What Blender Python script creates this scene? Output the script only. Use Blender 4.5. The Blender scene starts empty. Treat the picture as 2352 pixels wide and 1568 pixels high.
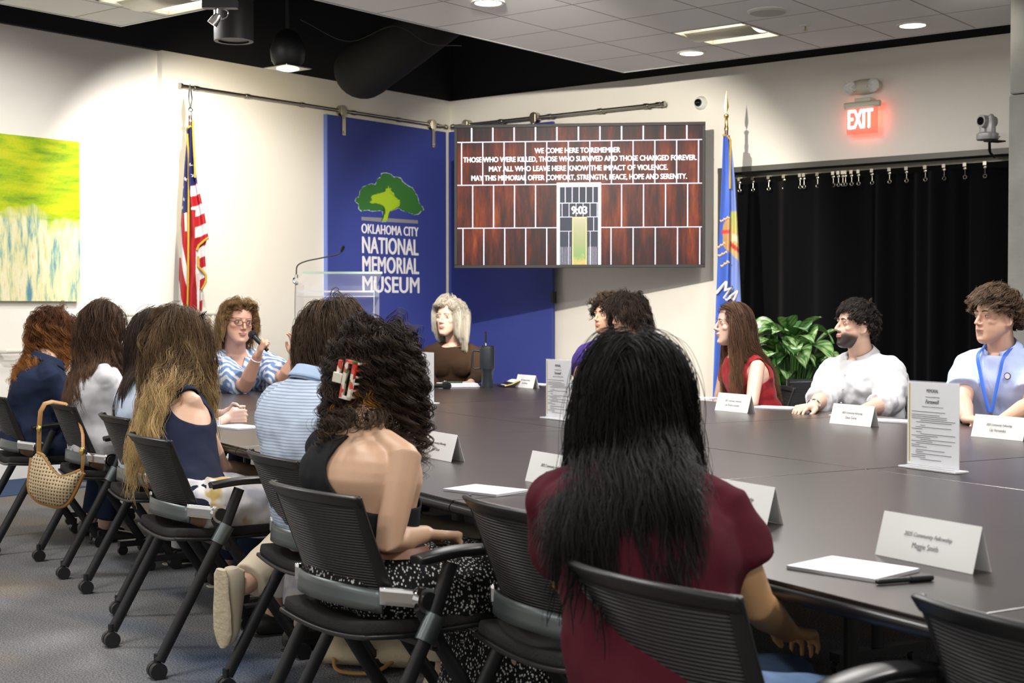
import bpy, bmesh, math, random
import numpy as np
from mathutils import Vector, Matrix
S = bpy.context.scene
COL = S.collection
PI = math.pi
rnd = random.Random(7)
rng = np.random.default_rng(11)

# ---------------------------------------------------------------- camera
F_PX = 3250.0; CAM_H = 1.25; PITCH = math.atan(69.0 / F_PX)
cam_d = bpy.data.cameras.new('camera'); cam = bpy.data.objects.new('camera', cam_d); COL.objects.link(cam)
cam_d.sensor_width = 36.0; cam_d.lens = 36.0 * F_PX / 2352.0
cam.location = (0, 0, CAM_H); cam.rotation_euler = (PI / 2 - PITCH, 0, 0)
cam_d.dof.use_dof = True; cam_d.dof.focus_distance = 5.6; cam_d.dof.aperture_fstop = 7.1
cam_d.clip_start = 0.05
S.camera = cam
S.view_settings.view_transform = 'Standard'; S.view_settings.look = 'None'
S.view_settings.gamma = 1.0; S.view_settings.exposure = 0.3; S.view_settings.use_curve_mapping = False

# ---------------------------------------------------------------- light of the hall
w = bpy.data.worlds.new('hall_daylight'); S.world = w; w.use_nodes = True
w.node_tree.nodes['Background'].inputs[0].default_value = (1.0, 0.96, 0.9, 1); w.node_tree.nodes['Background'].inputs[1].default_value = 0.74

ROOM = -math.radians(38.4); CR, SR = math.cos(-ROOM), math.sin(-ROOM)
def RW(X, Y, z=0.0): return Vector((X * CR + Y * SR, -X * SR + Y * CR, z))       # room axes to world
TB = -math.radians(60.0)                                                          # chair rows face this way
def TW(n, m, z=0.0): return Vector((.866 * n - .5 * m, .5 * n + .866 * m, z))     # table axes to world
_cp, _sp = math.cos(PITCH), math.sin(PITCH)
def ray(px, py):
    a = (px - 1176) / F_PX; b = (784 - py) / F_PX
    return Vector((a, _cp + b * _sp, -_sp + b * _cp))
def P(px, py, d):                      # point at forward distance d seen along that line of sight
    r = ray(px, py); return Vector((0, 0, CAM_H)) + r * (d / r.y)
def PZ(px, py, z):                     # point on a level plane
    r = ray(px, py); return Vector((0, 0, CAM_H)) + r * ((z - CAM_H) / r.z)
class Pl:
    """a vertical plane: origin o, horizontal direction u; uv of a line of sight"""
    def __init__(s, o, u): s.o = Vector(o); s.u = Vector(u).normalized(); s.n = s.u.cross(Vector((0, 0, 1)))
    def uv(s, px, py):
        r = ray(px, py); c = Vector((0, 0, CAM_H)); t = (s.o - c).dot(s.n) / r.dot(s.n); q = c + r * t - s.o
        return q.dot(s.u), q.z

def area(name, loc, size, power, color=(1, 1, 1), rot=(0, 0, 0), sizey=None, spread=None):
    l = bpy.data.lights.new(name, 'AREA'); l.energy = power; l.color = color; l.size = size
    if sizey: l.shape = 'RECTANGLE'; l.size_y = sizey
    if spread: l.spread = spread
    o = bpy.data.objects.new(name, l); o.location = loc; o.rotation_euler = rot; COL.objects.link(o); return o
def spot(name, loc, target, power, angle, color=(1, 1, 1), blend=.5, radius=.04):
    l = bpy.data.lights.new(name, 'SPOT'); l.energy = power; l.color = color; l.spot_size = math.radians(angle); l.spot_blend = blend
    l.shadow_soft_size = radius
    o = bpy.data.objects.new(name, l); o.location = loc
    d = Vector(target) - Vector(loc); o.rotation_euler = d.to_track_quat('-Z', 'Y').to_euler(); COL.objects.link(o); return o
CEIL = 3.30
# visible troffers' light, plus unseen fill lights added overhead to brighten the room
for i, (X, Y, e) in enumerate([(-4.88, 8.9, 26), (-7.68, 5.94, 26), (-5.2, 5.6, 85), (-3.0, 6.2, 85), (-6.6, 2.6, 50), (-3.6, 2.4, 42), (-1.0, 2.8, 42), (-5.2, -0.6, 40), (-2.0, -0.6, 36), (0.9, 0.0, 36), (-1.0, 5.6, 75)]):
    area('troffer_or_fill_light', RW(X, Y, CEIL - .05), .55, e, (1.0, .97, .93), (0, 0, ROOM))
# spots washing the left wall, the flag, the screen corner and the far wall
spot('track_spot_light', RW(-7.75, 6.5, 3.25), RW(-9.45, 7.55, 1.9), 230, 78, (1, .97, .93), .6, .03)
spot('track_spot_light', RW(-6.9, 4.6, 3.2), RW(-9.5, 5.6, 1.9), 190, 60, (1, .98, .95), .8, .03)
spot('wall_washer_light', RW(-7.78, 7.16, 2.99), RW(-9.45, 8.1, 2.45), 95, 82, (1, .86, .55), .8, .05)
spot('screen_corner_light', RW(-4.4, 5.24, 3.2), RW(-7.7, 10.9, 1.2), 1150, 46, (1, .94, .82), .35, .03)
spot('camera_wall_light', RW(-3.2, 8.6, 3.1), RW(-3.6, 10.9, 2.7), 7, 95, (1, .92, .8), .9, .05)
spot('portrait_light', RW(-2.4, 5.2, 3.2), RW(-6.2, 8.6, 1.0), 110, 70, (1, .97, .92), .8, .06)

# ---------------------------------------------------------------- materials
MATS = {}
def mat(name, col=(.5, .5, .5), rough=.5, metal=0.0, spec=.5, bump=0.0, bscale=60, var=0.0, vscale=8, trans=0, emit=None, estr=0, attr=None, coat=0, sheen=0, ior=None, alpha=1):
    if name in MATS: return MATS[name]
    m = bpy.data.materials.new(name); m.use_nodes = True; nt = m.node_tree; b = nt.nodes['Principled BSDF']
    b.inputs['Base Color'].default_value = (*col, 1); b.inputs['Roughness'].default_value = rough; b.inputs['Metallic'].default_value = metal
    b.inputs['Specular IOR Level'].default_value = spec; b.inputs['Transmission Weight'].default_value = trans
    b.inputs['Coat Weight'].default_value = coat; b.inputs['Sheen Weight'].default_value = sheen
    if ior: b.inputs['IOR'].default_value = ior
    if emit: b.inputs['Emission Color'].default_value = (*emit, 1); b.inputs['Emission Strength'].default_value = estr
    b.inputs['Alpha'].default_value = alpha
    tc = nt.nodes.new('ShaderNodeTexCoord')
    src = None
    if attr:
        a = nt.nodes.new('ShaderNodeAttribute'); a.attribute_name = attr; src = a.outputs['Color']
    if var:
        n = nt.nodes.new('ShaderNodeTexNoise'); n.inputs['Scale'].default_value = vscale; n.inputs['Detail'].default_value = 5
        nt.links.new(tc.outputs['Object'], n.inputs['Vector'])
        mr = nt.nodes.new('ShaderNodeMapRange'); mr.inputs[1].default_value = .3; mr.inputs[2].default_value = .7; mr.inputs[3].default_value = 1 - var; mr.inputs[4].default_value = 1 + var
        nt.links.new(n.outputs['Fac'], mr.inputs[0])
        mx = nt.nodes.new('ShaderNodeMix'); mx.data_type = 'RGBA'; mx.blend_type = 'MULTIPLY'; mx.inputs[0].default_value = 1
        if src: nt.links.new(src, mx.inputs[6])
        else: mx.inputs[6].default_value = (*col, 1)
        nt.links.new(mr.outputs[0], mx.inputs[7]); src = mx.outputs[2]
    if src: nt.links.new(src, b.inputs['Base Color'])
    if bump:
        n = nt.nodes.new('ShaderNodeTexNoise'); n.inputs['Scale'].default_value = bscale; n.inputs['Detail'].default_value = 4
        nt.links.new(tc.outputs['Object'], n.inputs['Vector'])
        bp = nt.nodes.new('ShaderNodeBump'); bp.inputs['Strength'].default_value = bump; bp.inputs['Distance'].default_value = .01
        nt.links.new(n.outputs['Fac'], bp.inputs['Height']); nt.links.new(bp.outputs[0], b.inputs['Normal'])
    MATS[name] = m; return m
def N(m, t, **k):
    n = m.node_tree.nodes.new(t)
    for a, v in k.items():
        if hasattr(n, a): setattr(n, a, v)
        else: n.inputs[a].default_value = v
    return n
def L(m, a, b): m.node_tree.links.new(a, b)
def bsdf(m): return m.node_tree.nodes['Principled BSDF']
def ramp(m, fac, stops):
    r = m.node_tree.nodes.new('ShaderNodeValToRGB'); e = r.color_ramp.elements
    while len(e) < len(stops): e.new(.5)
    for k, (p, c) in enumerate(stops): e[k].position = p; e[k].color = (*c, 1)
    L(m, fac, r.inputs[0]); return r.outputs[0]

# ---------------------------------------------------------------- objects
def tag(o, label=None, cat=None, group=None, kind=None):
    if label: o['label'] = label
    if cat: o['category'] = cat
    if group: o['group'] = group
    if kind: o['kind'] = kind
    return o
def thing(name, label, cat, loc=(0, 0, 0), rz=0, group=None):
    o = bpy.data.objects.new(name, None); o.empty_display_size = .1; COL.objects.link(o)
    o.location = loc; o.rotation_euler = (0, 0, rz); return tag(o, label, cat, group)
def copy_tree(o, parent=None):
    c = o.copy(); COL.objects.link(c); c.parent = parent
    for ch in list(o.children): copy_tree(ch, c)
    return c
def link(name, me, m=None, parent=None, loc=(0, 0, 0), rot=(0, 0, 0), smooth=True):
    if m is not None:
        ml = m if isinstance(m, (list, tuple)) else [m]
        me.materials.clear()
        for x in ml: me.materials.append(x)
    if smooth: me.shade_smooth()
    o = bpy.data.objects.new(name, me); COL.objects.link(o); o.location = loc; o.rotation_euler = rot
    if parent is not None: o.parent = parent
    return o
def bez(pts, n=24):
    """Catmull-Rom through pts"""
    p = [Vector(q) for q in pts]; p = [p[0] * 2 - p[1]] + p + [p[-1] * 2 - p[-2]]
    out = []; k = len(p) - 3
    for i in range(n + 1):
        t = i / n * k; j = min(int(t), k - 1); t -= j; a, b, c, d = p[j:j + 4]
        out.append(.5 * ((2 * b) + (c - a) * t + (2 * a - 5 * b + 4 * c - d) * t * t + (3 * b - a - 3 * c + d) * t ** 3))
    return out
class MB:
    def __init__(s): s.v = []; s.f = []; s.mi = []; s.cur = 0
    def add(s, v, f):
        o = len(s.v); s.v += [tuple(q) for q in v]; s.f += [tuple(i + o for i in g) for g in f]; s.mi += [s.cur] * len(f); return s
    def box(s, c, d, rot=None):
        M = rot if rot is not None else Matrix.Identity(3); c = Vector(c); v = []
        for x in (-.5, .5):
            for y in (-.5, .5):
                for z in (-.5, .5): v.append(c + M @ Vector((x * d[0], y * d[1], z * d[2])))
        return s.add(v, [(0, 1, 3, 2), (4, 6, 7, 5), (0, 4, 5, 1), (2, 3, 7, 6), (0, 2, 6, 4), (1, 5, 7, 3)])
    def bb(s, x0, x1, y0, y1, z0, z1): return s.box(((x0 + x1) / 2, (y0 + y1) / 2, (z0 + z1) / 2), (x1 - x0, y1 - y0, z1 - z0))
    def tube(s, pts, r, seg=10, sq=None, up=None, dome=False):
        pts = [Vector(p) for p in pts]; n = len(pts)
        rr = [r] * n if isinstance(r, (int, float)) else list(r)
        if dome:
            a = (pts[0] - pts[1]).normalized(); b = (pts[-1] - pts[-2]).normalized()
            pts = [pts[0] + a * rr[0] * .9, pts[0] + a * rr[0] * .6] + pts + [pts[-1] + b * rr[-1] * .6, pts[-1] + b * rr[-1] * .9]
            rr = [rr[0] * .42, rr[0] * .8] + rr + [rr[-1] * .8, rr[-1] * .42]; n += 4
        T = [(pts[min(i + 1, n - 1)] - pts[max(i - 1, 0)]).normalized() for i in range(n)]
        u = Vector(up) if up is not None else (Vector((0, 0, 1)) if abs(T[0].z) < .9 else Vector((0, 1, 0)))
        v = []; N1 = None
        for i in range(n):
            N1 = (u - T[i] * u.dot(T[i])); N1 = N1.normalized() if N1.length > 1e-6 else T[i].orthogonal().normalized(); u = N1
            B = T[i].cross(N1)
            for k in range(seg):
                a = 2 * PI * k / seg; q = (sq or (1, 1))
                v.append(pts[i] + (N1 * math.cos(a) * q[0] + B * math.sin(a) * q[1]) * rr[i])
        f = [(i * seg + k, i * seg + (k + 1) % seg, (i + 1) * seg + (k + 1) % seg, (i + 1) * seg + k) for i in range(n - 1) for k in range(seg)]
        f.append(tuple(range(seg))[::-1]); f.append(tuple(range((n - 1) * seg, n * seg)))
        return s.add(v, f)
    def cyl(s, a, b, r, r2=None, seg=20): return s.tube([a, b], [r, r if r2 is None else r2], seg)
    def ell(s, c, r, R=None, nu=16, nv=10):
        c = Vector(c); r = (r, r, r) if isinstance(r, (int, float)) else r; v = []
        for j in range(1, nv):
            ph = PI * j / nv
            for i in range(nu):
                th = 2 * PI * i / nu; q = Vector((r[0] * math.sin(ph) * math.cos(th), r[1] * math.sin(ph) * math.sin(th), r[2] * math.cos(ph)))
                v.append(c + (R @ q if R is not None else q))
        q = Vector((0, 0, r[2])); q = R @ q if R is not None else q; v += [c + q, c - q]; t = len(v) - 2
        f = [(j * nu + i, (j + 1) * nu + i, (j + 1) * nu + (i + 1) % nu, j * nu + (i + 1) % nu) for j in range(nv - 2) for i in range(nu)]
        f += [(t, i, (i + 1) % nu) for i in range(nu)] + [(t + 1, (nv - 2) * nu + (i + 1) % nu, (nv - 2) * nu + i) for i in range(nu)]
        return s.add(v, f)
    def lathe(s, prof, c=(0, 0, 0), seg=28, R=None):
        c = Vector(c); v = []
        for r, z in prof:
            r = max(r, .0008)
            for k in range(seg):
                a = 2 * PI * k / seg; q = Vector((r * math.cos(a), r * math.sin(a), z)); v.append(c + (R @ q if R is not None else q))
        n = len(prof)
        f = [(i * seg + k, i * seg + (k + 1) % seg, (i + 1) * seg + (k + 1) % seg, (i + 1) * seg + k) for i in range(n - 1) for k in range(seg)]
        f.append(tuple(range(seg))[::-1]); f.append(tuple(range((n - 1) * seg, n * seg))); return s.add(v, f)
    def prism(s, poly, axis_fn, t0, t1):
        """poly of 2D points, axis_fn(a,b,t)->3D"""
        n = len(poly); v = [axis_fn(a, b, t0) for a, b in poly] + [axis_fn(a, b, t1) for a, b in poly]
        f = [tuple(range(n))[::-1], tuple(range(n, 2 * n))] + [(i, (i + 1) % n, n + (i + 1) % n, n + i) for i in range(n)]
        return s.add(v, f)
    def grid(s, fn, nu, nv, closed=False):
        v = [fn(i / nu, j / nv) for j in range(nv + 1) for i in range(nu + 1)]
        f = [(j * (nu + 1) + i, j * (nu + 1) + i + 1, (j + 1) * (nu + 1) + i + 1, (j + 1) * (nu + 1) + i) for j in range(nv) for i in range(nu)]
        return s.add(v, f)
    def mesh(s, name='m', fix=True):
        me = bpy.data.meshes.new(name); me.from_pydata(s.v, [], s.f); me.polygons.foreach_set('material_index', s.mi)
        if fix:
            bm = bmesh.new(); bm.from_mesh(me); bmesh.ops.recalc_face_normals(bm, faces=bm.faces); bm.to_mesh(me); bm.free()
        me.update(); return me
    def build(s, name, m, parent=None, loc=(0, 0, 0), rot=(0, 0, 0), smooth=True, bevel=0, solid=0, sub=0, angle=40):
        me = s.mesh(name)
        o = link(name, me, m, parent, loc, rot, False)
        if smooth: me.shade_smooth(); 
        if smooth and not sub:
            me.set_sharp_from_angle(angle=math.radians(angle))
        if solid: q = o.modifiers.new('s', 'SOLIDIFY'); q.thickness = abs(solid); q.offset = 0 if solid > 0 else -1
        if bevel: q = o.modifiers.new('b', 'BEVEL'); q.width = bevel; q.segments = 2; q.limit_method = 'ANGLE'
        if sub: q = o.modifiers.new('u', 'SUBSURF'); q.levels = sub; q.render_levels = sub
        return o
def struct(o): o['kind'] = 'structure'; return o
def text_mesh(string, x0, x1, z0, h, bold=0.0, shear=0.0, ext=.002, spacing=1.0, fat=0.0):
    """text fitted into x0..x1 with its capitals h high on baseline z0; plane faces -Y"""
    c = bpy.data.curves.new('lettering', 'FONT'); c.body = string; c.size = 1; c.extrude = ext; c.offset = bold; c.shear = shear; c.space_character = spacing
    c.resolution_u = 4
    o = bpy.data.objects.new('t', c); COL.objects.link(o); me = bpy.data.meshes.new_from_object(o); bpy.data.objects.remove(o)
    n = len(me.vertices); a = np.zeros(n * 3); me.vertices.foreach_get('co', a); a = a.reshape(-1, 3)
    w0, w1 = a[:, 0].min(), a[:, 0].max(); cap = .70
    sx = (x1 - x0) / (w1 - w0)
    b = np.zeros_like(a); b[:, 0] = x0 + (a[:, 0] - w0) * sx; b[:, 2] = z0 + a[:, 1] * (h / cap); b[:, 1] = -a[:, 2]
    me.vertices.foreach_set('co', b.ravel()); me.update()
    if fat:
        cps = []
        for k, (dx, dz) in enumerate(((-1, 0), (1, 0), (0, -.6), (0, .6))):
            c2 = me.copy(); warp(c2, lambda c, dx=dx, dz=dz, k=k: c + Vector((dx * fat * h, -.00015 * (k + 1), dz * fat * h))); cps.append(c2)
        me = join_meshes([me] + cps)
    return me
def join_meshes(ms):
    bm = bmesh.new()
    for m in ms: bm.from_mesh(m)
    me = bpy.data.meshes.new('lettering'); bm.to_mesh(me); bm.free(); return me
def warp(me, fn):
    for v in me.vertices: v.co = fn(v.co)
    me.update(); return me
# ================================================================ THE SETTING
WALL_L = math.radians(90 - 38.4)
def linmat(name, **k): return mat(name, **k)
m_wall = mat('warm_white_paint', (.80, .76, .69), .65, bump=.12, bscale=90, var=.02, vscale=1.5)
m_black = mat('black_void_paint', (.006, .006, .008), .8)
m_tile = mat('ceiling_tile', (.78, .77, .76), .8, bump=.2, bscale=220)
def tile_grid(m):
    tc = N(m, 'ShaderNodeTexCoord'); mp = N(m, 'ShaderNodeMapping'); L(m, tc.outputs['Object'], mp.inputs[0])
    mp.inputs['Location'].default_value = (6.81 + 6.1, -10.14 + 24.4, 0)
    b = N(m, 'ShaderNodeTexBrick', offset=0.0, squash=1.0); L(m, mp.outputs[0], b.inputs['Vector'])
    b.inputs['Scale'].default_value = 1; b.inputs['Brick Width'].default_value = .61; b.inputs['Row Height'].default_value = .61
    b.inputs['Mortar Size'].default_value = .006; b.inputs['Mortar Smooth'].default_value = 0
    b.inputs['Color1'].default_value = (.88, .87, .88, 1); b.inputs['Color2'].default_value = (.83, .82, .83, 1); b.inputs['Mortar'].default_value = (.33, .31, .29, 1)
    L(m, b.outputs['Color'], bsdf(m).inputs['Base Color'])
tile_grid(m_tile)
m_concrete = mat('poured_concrete', (.22, .22, .20), .8, bump=.3, bscale=25, var=.14, vscale=4)
m_carpet = mat('patterned_carpet', (.3, .3, .3), .95, spec=.1)
def carpet(m):
    tc = N(m, 'ShaderNodeTexCoord'); mp = N(m, 'ShaderNodeMapping'); L(m, tc.outputs['Object'], mp.inputs[0])
    mp.inputs['Rotation'].default_value = (0, 0, math.radians(4)); mp.inputs['Scale'].default_value = (.22, .62, 1)
    n = N(m, 'ShaderNodeTexNoise'); n.inputs['Scale'].default_value = 1.3; n.inputs['Detail'].default_value = 3; L(m, mp.outputs[0], n.inputs['Vector'])
    c = ramp(m, n.outputs['Fac'], [(.36, (.19, .155, .115)), (.43, (.21, .185, .155)), (.50, (.185, .185, .195)), (.57, (.235, .235, .24)), (.66, (.085, .11, .165))])
    f = N(m, 'ShaderNodeTexNoise'); f.inputs['Scale'].default_value = 150; f.inputs['Detail'].default_value = 3; L(m, tc.outputs['Object'], f.inputs['Vector'])
    c2 = ramp(m, f.outputs['Fac'], [(.33, (.45, .45, .45)), (.67, (1.5, 1.5, 1.5))])
    x = N(m, 'ShaderNodeMix', data_type='RGBA', blend_type='MULTIPLY'); x.inputs[0].default_value = 1; L(m, c, x.inputs[6]); L(m, c2, x.inputs[7]); L(m, x.outputs[2], bsdf(m).inputs['Base Color'])
    bp = N(m, 'ShaderNodeBump'); bp.inputs['Strength'].default_value = .8; bp.inputs['Distance'].default_value = .01; L(m, f.outputs['Fac'], bp.inputs['Height']); L(m, bp.outputs[0], bsdf(m).inputs['Normal'])
carpet(m_carpet)
rr = (0, 0, ROOM)
b = MB(); b.bb(-10.2, 6.5, -6, 12, -.05, 0); struct(b.build('floor', m_carpet, rot=rr, smooth=False))
b = MB(); b.bb(-9.44, -8.6, 4.2, 6.0, 0, .006); b.bb(-9.44, -8.9, 6.0, 7.3, 0, .006); 
tag(b.build('carpet_inset', mat('navy_carpet', (.05, .08, .15), .95, bump=.6, bscale=150, spec=.1), rot=rr, smooth=False), kind='structure')
b = MB(); b.bb(-9.7, -9.5, -6, 7.31, 0, 3.38); b.bb(-9.7, -9.44, 7.31, 11.1, 0, 3.38)
struct(b.build('wall_left', m_wall, rot=rr, smooth=False))
# the far wall with the curtained opening (room X -6.30 .. 0)
b = MB(); b.bb(-9.44, -6.30, 10.9, 11.25, 0, 3.38); b.bb(-6.30, 6.5, 10.9, 11.25, 2.50, 3.38)
struct(b.build('wall_back', m_wall, rot=rr, smooth=False))
b = MB(); b.bb(-6.6, 6.5, 11.7, 11.8, 0, 3.0); struct(b.build('wall_behind_curtain', m_black, rot=rr, smooth=False))
# black plenum above the white paint
b = MB(); b.bb(-9.7, -9.45, -6, 11.1, 3.38, 4.7); b.bb(-9.7, 6.5, 10.95, 11.25, 3.38, 4.7); struct(b.build('wall_upper', m_black, rot=rr, smooth=False))
b = MB(); b.bb(-10.0, 6.5, -6, 12, 4.6, 4.7); struct(b.build('ceiling_black_void', m_black, rot=rr, smooth=False))
# suspended tile ceiling (L-shaped, one troffer bay open)
b = MB()
for x0, x1, y0, y1 in [(-8.54, 6, -5, 5.635), (-8.54, -7.98, 5.635, 6.25), (-7.37, 6, 5.635, 6.25), (-6.81, -5.59, 6.25, 10.14), (-4.98, 6, 6.25, 10.14), (-5.59, -4.98, 6.25, 8.92), (-5.59, -4.98, 9.53, 10.14)]:
    b.bb(x0, x1, y0, y1, CEIL, CEIL + .03)
struct(b.build('ceiling', m_tile, rot=rr, smooth=False))
b = MB()
for x0, x1, y0, y1 in [(-8.56, -8.54, -5, 6.27), (-8.54, -6.81, 6.25, 6.27), (-6.83, -6.81, 6.25, 10.16), (-6.81, 6, 10.14, 10.16)]: b.bb(x0, x1, y0, y1, CEIL - .004, CEIL + .034)
struct(b.build('trim_1', mat('white_trim', (.6, .6, .6), .5), rot=rr, smooth=False))
# stage along the left wall with its white riser, ramp curb
b = MB(); b.bb(-9.44, -8.2, 8.2, 10.88, 0, .12); struct(b.build('stage_floor', m_carpet, rot=rr, smooth=False))
m_base = mat('white_baseboard', (.80, .79, .76), .45)
b = MB(); b.bb(-9.5, -9.40, -6, 7.31, 0, .13); b.bb(-9.44, -9.38, 7.31, 8.2, 0, .13); struct(b.build('baseboard_left', m_base, rot=rr, smooth=False))
b = MB(); b.bb(-9.4, -6.3, 10.86, 10.9, 0, .13); struct(b.build('baseboard_back', m_base, rot=rr, smooth=False))
b = MB(); b.bb(-6.32, -6.28, 10.885, 11.25, 0, 2.5); b.bb(-6.32, 6.5, 10.88, 10.92, 2.46, 2.505)
struct(b.build('trim_2', mat('dark_bronze_trim', (.12, .115, .10), .45, .4), rot=rr, smooth=False))
# concrete pillar on the right
a = P(2313, 700, 9.0)
b = MB(); b.bb(0, .7, 0, .7, 0, 2.62); b.bb(.004, .7, .004, .7, 2.625, 4.6)
struct(b.build('pillar', m_concrete, loc=(a.x, a.y, 0), rot=rr, smooth=False, bevel=.012))

# ---------------------------------------------------------------- things overhead
def emis(name, c, s): return mat(name, (0, 0, 0), .6, emit=c, estr=s)
m_lamp = emis('lamp_glow', (1, .98, .96), 9); m_lamp_w = emis('warm_lamp_glow', (1, .86, .58), 22); m_lamp_c = emis('cool_lamp_glow', (.86, .88, 1), 10)
m_whitemetal = mat('white_enamel', (.72, .71, .66), .4); m_blk = mat('black_powdercoat', (.012, .012, .014), .45); m_cream = mat('cream_enamel', (.62, .58, .47), .35)
def downlight(X, Y, lab):
    t = thing('recessed_downlight', lab, 'ceiling light', RW(X, Y, CEIL), ROOM, 'recessed ceiling downlights')
    b = MB(); b.lathe([(.075, -.001), (.10, -.012), (.115, -.01), (.115, .002), (.075, .002)]); b.build('trim_ring', m_whitemetal, t)
    b = MB(); b.lathe([(.0, -.004), (.09, -.0045), (.09, -.008), (.0, -.008)]); b.build('diffuser', m_lamp, t)
downlight(-5.88, 9.71, 'round recessed ceiling downlight nearest the ceiling corner above the screen')
downlight(-4.07, 9.75, 'round recessed ceiling downlight nearest the concrete pillar')
downlight(-5.98, 7.29, 'round recessed downlight cut off by the top edge, above the left of the screen')
def troffer(X, Y, lab):
    t = thing('troffer_or_fill_light', lab, 'ceiling light', RW(X, Y, CEIL), ROOM, 'square indirect ceiling troffers')
    b = MB(); b.bb(-.3, .3, -.3, .3, .14, .15); b.bb(-.3, -.28, -.3, .3, -.003, .15); b.bb(.28, .3, -.3, .3, -.003, .15); b.bb(-.3, .3, -.3, -.28, -.003, .15); b.bb(-.3, .3, .28, .3, -.003, .15); b.build('housing', m_cream, t, smooth=False)
    b = MB(); b.bb(-.28, .28, -.275, -.13, .03, .045); b.bb(-.28, .28, .13, .275, .03, .045); b.build('glowing_lens', emis('troffer_glow', (1, .95, .84), 3.2), t, smooth=False)
    b = MB(); b.grid(lambda u, v: Vector((-.27 + .54 * u, -.16 + .32 * v, .012 - .035 * math.sin(PI * v))), 1, 8); b.build('centre_basket', m_cream, t, solid=.006)
troffer(-5.285, 9.225, 'square indirect troffer light glowing in the ceiling above the exit wall')
troffer(-7.675, 5.943, 'square indirect troffer light at the top left ceiling corner')
t = thing('ceiling_speaker', 'round perforated speaker grille flush in the white ceiling', 'speaker', RW(-4.66, 8.69, CEIL), ROOM)
b = MB(); b.lathe([(.0, -.017), (.12, -.016), (.125, -.004), (.0, -.004)], seg=36); b.build('grille', mat('speaker_grille', (.52, .50, .47), .7), t)
b = MB(); b.lathe([(.125, -.012), (.14, -.006), (.14, 0), (.125, 0)], seg=36); b.build('rim', m_whitemetal, t)
t = thing('fire_sprinkler', 'small pendant fire sprinkler head in the white ceiling', 'sprinkler', RW(-4.68, 9.29, CEIL), ROOM)
b = MB(); b.lathe([(.0, -.008), (.035, -.006), (.04, 0), (.0, 0)]); b.build('escutcheon', m_whitemetal, t)
b = MB(); b.cyl((0, 0, -.005), (0, 0, -.035), .006); b.lathe([(0, -.04), (.018, -.04), (.018, -.037), (0, -.037)]); b.build('head', mat('brass', (.4, .33, .18), .3, 1), t)
# black can downlight hanging in the void
q = P(537, 95, 9.3)
t = thing('pendant_can_light', 'big black cylinder downlight hanging in the dark ceiling void', 'ceiling light', (q.x, q.y, q.z), ROOM)
b = MB(); b.lathe([(.100, .01), (.100, 0), (.128, 0), (.128, .5), (.0, .5)], seg=40); b.build('housing', mat('black_satin', (.010, .010, .011), .5, spec=.3), t)
b = MB(); b.lathe([(.0, .02), (.10, .012), (.10, .025), (0, .025)], seg=36); b.build('lamp', m_lamp_c, t)
b = MB(); b.cyl((0, 0, .5), (0, 0, 4.58 - q.z), .02); b.build('stem', m_blk, t)
# square wall washer
q = P(661, 156, 10.4)
t = thing('square_wall_washer', 'square black lamp with a warm glowing face near the flag wall', 'ceiling light', (q.x, q.y, q.z), ROOM)
b = MB(); b.lathe([(.085, 0), (.12, .05), (.13, .13), (.09, .24), (.03, .28), (0, .28)]); b.build('housing', mat('black_satin'), t)
b = MB(); b.bb(-.125, .125, -.125, .125, -.006, .004); b.build('face_plate', mat('silver_edge', (.25, .24, .22), .25, 1), t, smooth=False, bevel=.004)
b = MB(); b.lathe([(0, -.02), (.05, -.018), (.082, -.008), (.082, -.006), (0, -.006)]); b.build('lamp', m_lamp_w, t)
b = MB(); b.cyl((0, 0, .28), (0, 0, 4.58 - q.z), .015); b.build('stem', m_blk, t)
# track head by the left troffer
q = P(500, 14, 8.6)
t = thing('track_spotlight', 'small chrome spotlight hanging from a short black track', 'spotlight', (q.x, q.y, q.z), 0)
b = MB(); b.bb(-.09, .12, -.03, .03, -.015, .035); b.build('track', m_blk, t, smooth=False)
b = MB(); b.cyl((-.005, 0, -.012), (-.01, 0, -.07), .012); b.tube(bez([(-.005, 0, -.012), (.06, 0, -.03), (.05, 0, -.07), (-.01, 0, -.085)]), .003, 6); b.build('stem', mat('chrome', (.75, .75, .76), .12, 1), t)
b = MB(); R = Matrix.Rotation(math.radians(35), 3, 'Y'); b.lathe([(0, .06), (.022, .05), (.03, .02), (.034, -.02), (.0, -.015)], (-.022, 0, -.095), R=R); b.build('lamp_head', mat('chrome'), t)
# beams and duct in the void
b = MB(); b.bb(-9.4, 6, 8.35, 8.5, 4.25, 4.45); b.bb(-8.0, -7.85, 6.6, 10.9, 4.2, 4.4); 
tag(b.build('trim_3', m_blk, rot=rr, smooth=False), kind='structure')
m_duct = mat('dark_duct_fabric', (.009, .009, .009), .8, spec=.15, bump=.3, bscale=8)
qa, qb = P(985, 60, 11.2), P(850, 150, 12.0)
b = MB(); b.tube(bez([tuple(qa + Vector((.8, -.6, .5))), tuple(qa), tuple(qb), tuple(qb + Vector((-.12, .3, .0)))], 14), [.20] * 6 + [.21, .22, .23, .24, .25, .25, .24, .2, .06], 26)
tag(b.build('flexible_duct', m_duct), 'dark flexible air duct curling down in the black ceiling void', 'duct')
b = MB(); b.tube(bez([P(690, 45, 10), P(800, 95, 10.4), P(905, 60, 10.6), P(985, 100, 10.8), P(1060, 105, 11)], 30), .003, 6)
tag(b.build('loose_cable', mat('grey_cable', (.03, .03, .03), .6)), 'thin dark cable sagging across the black ceiling void', 'cable')

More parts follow.
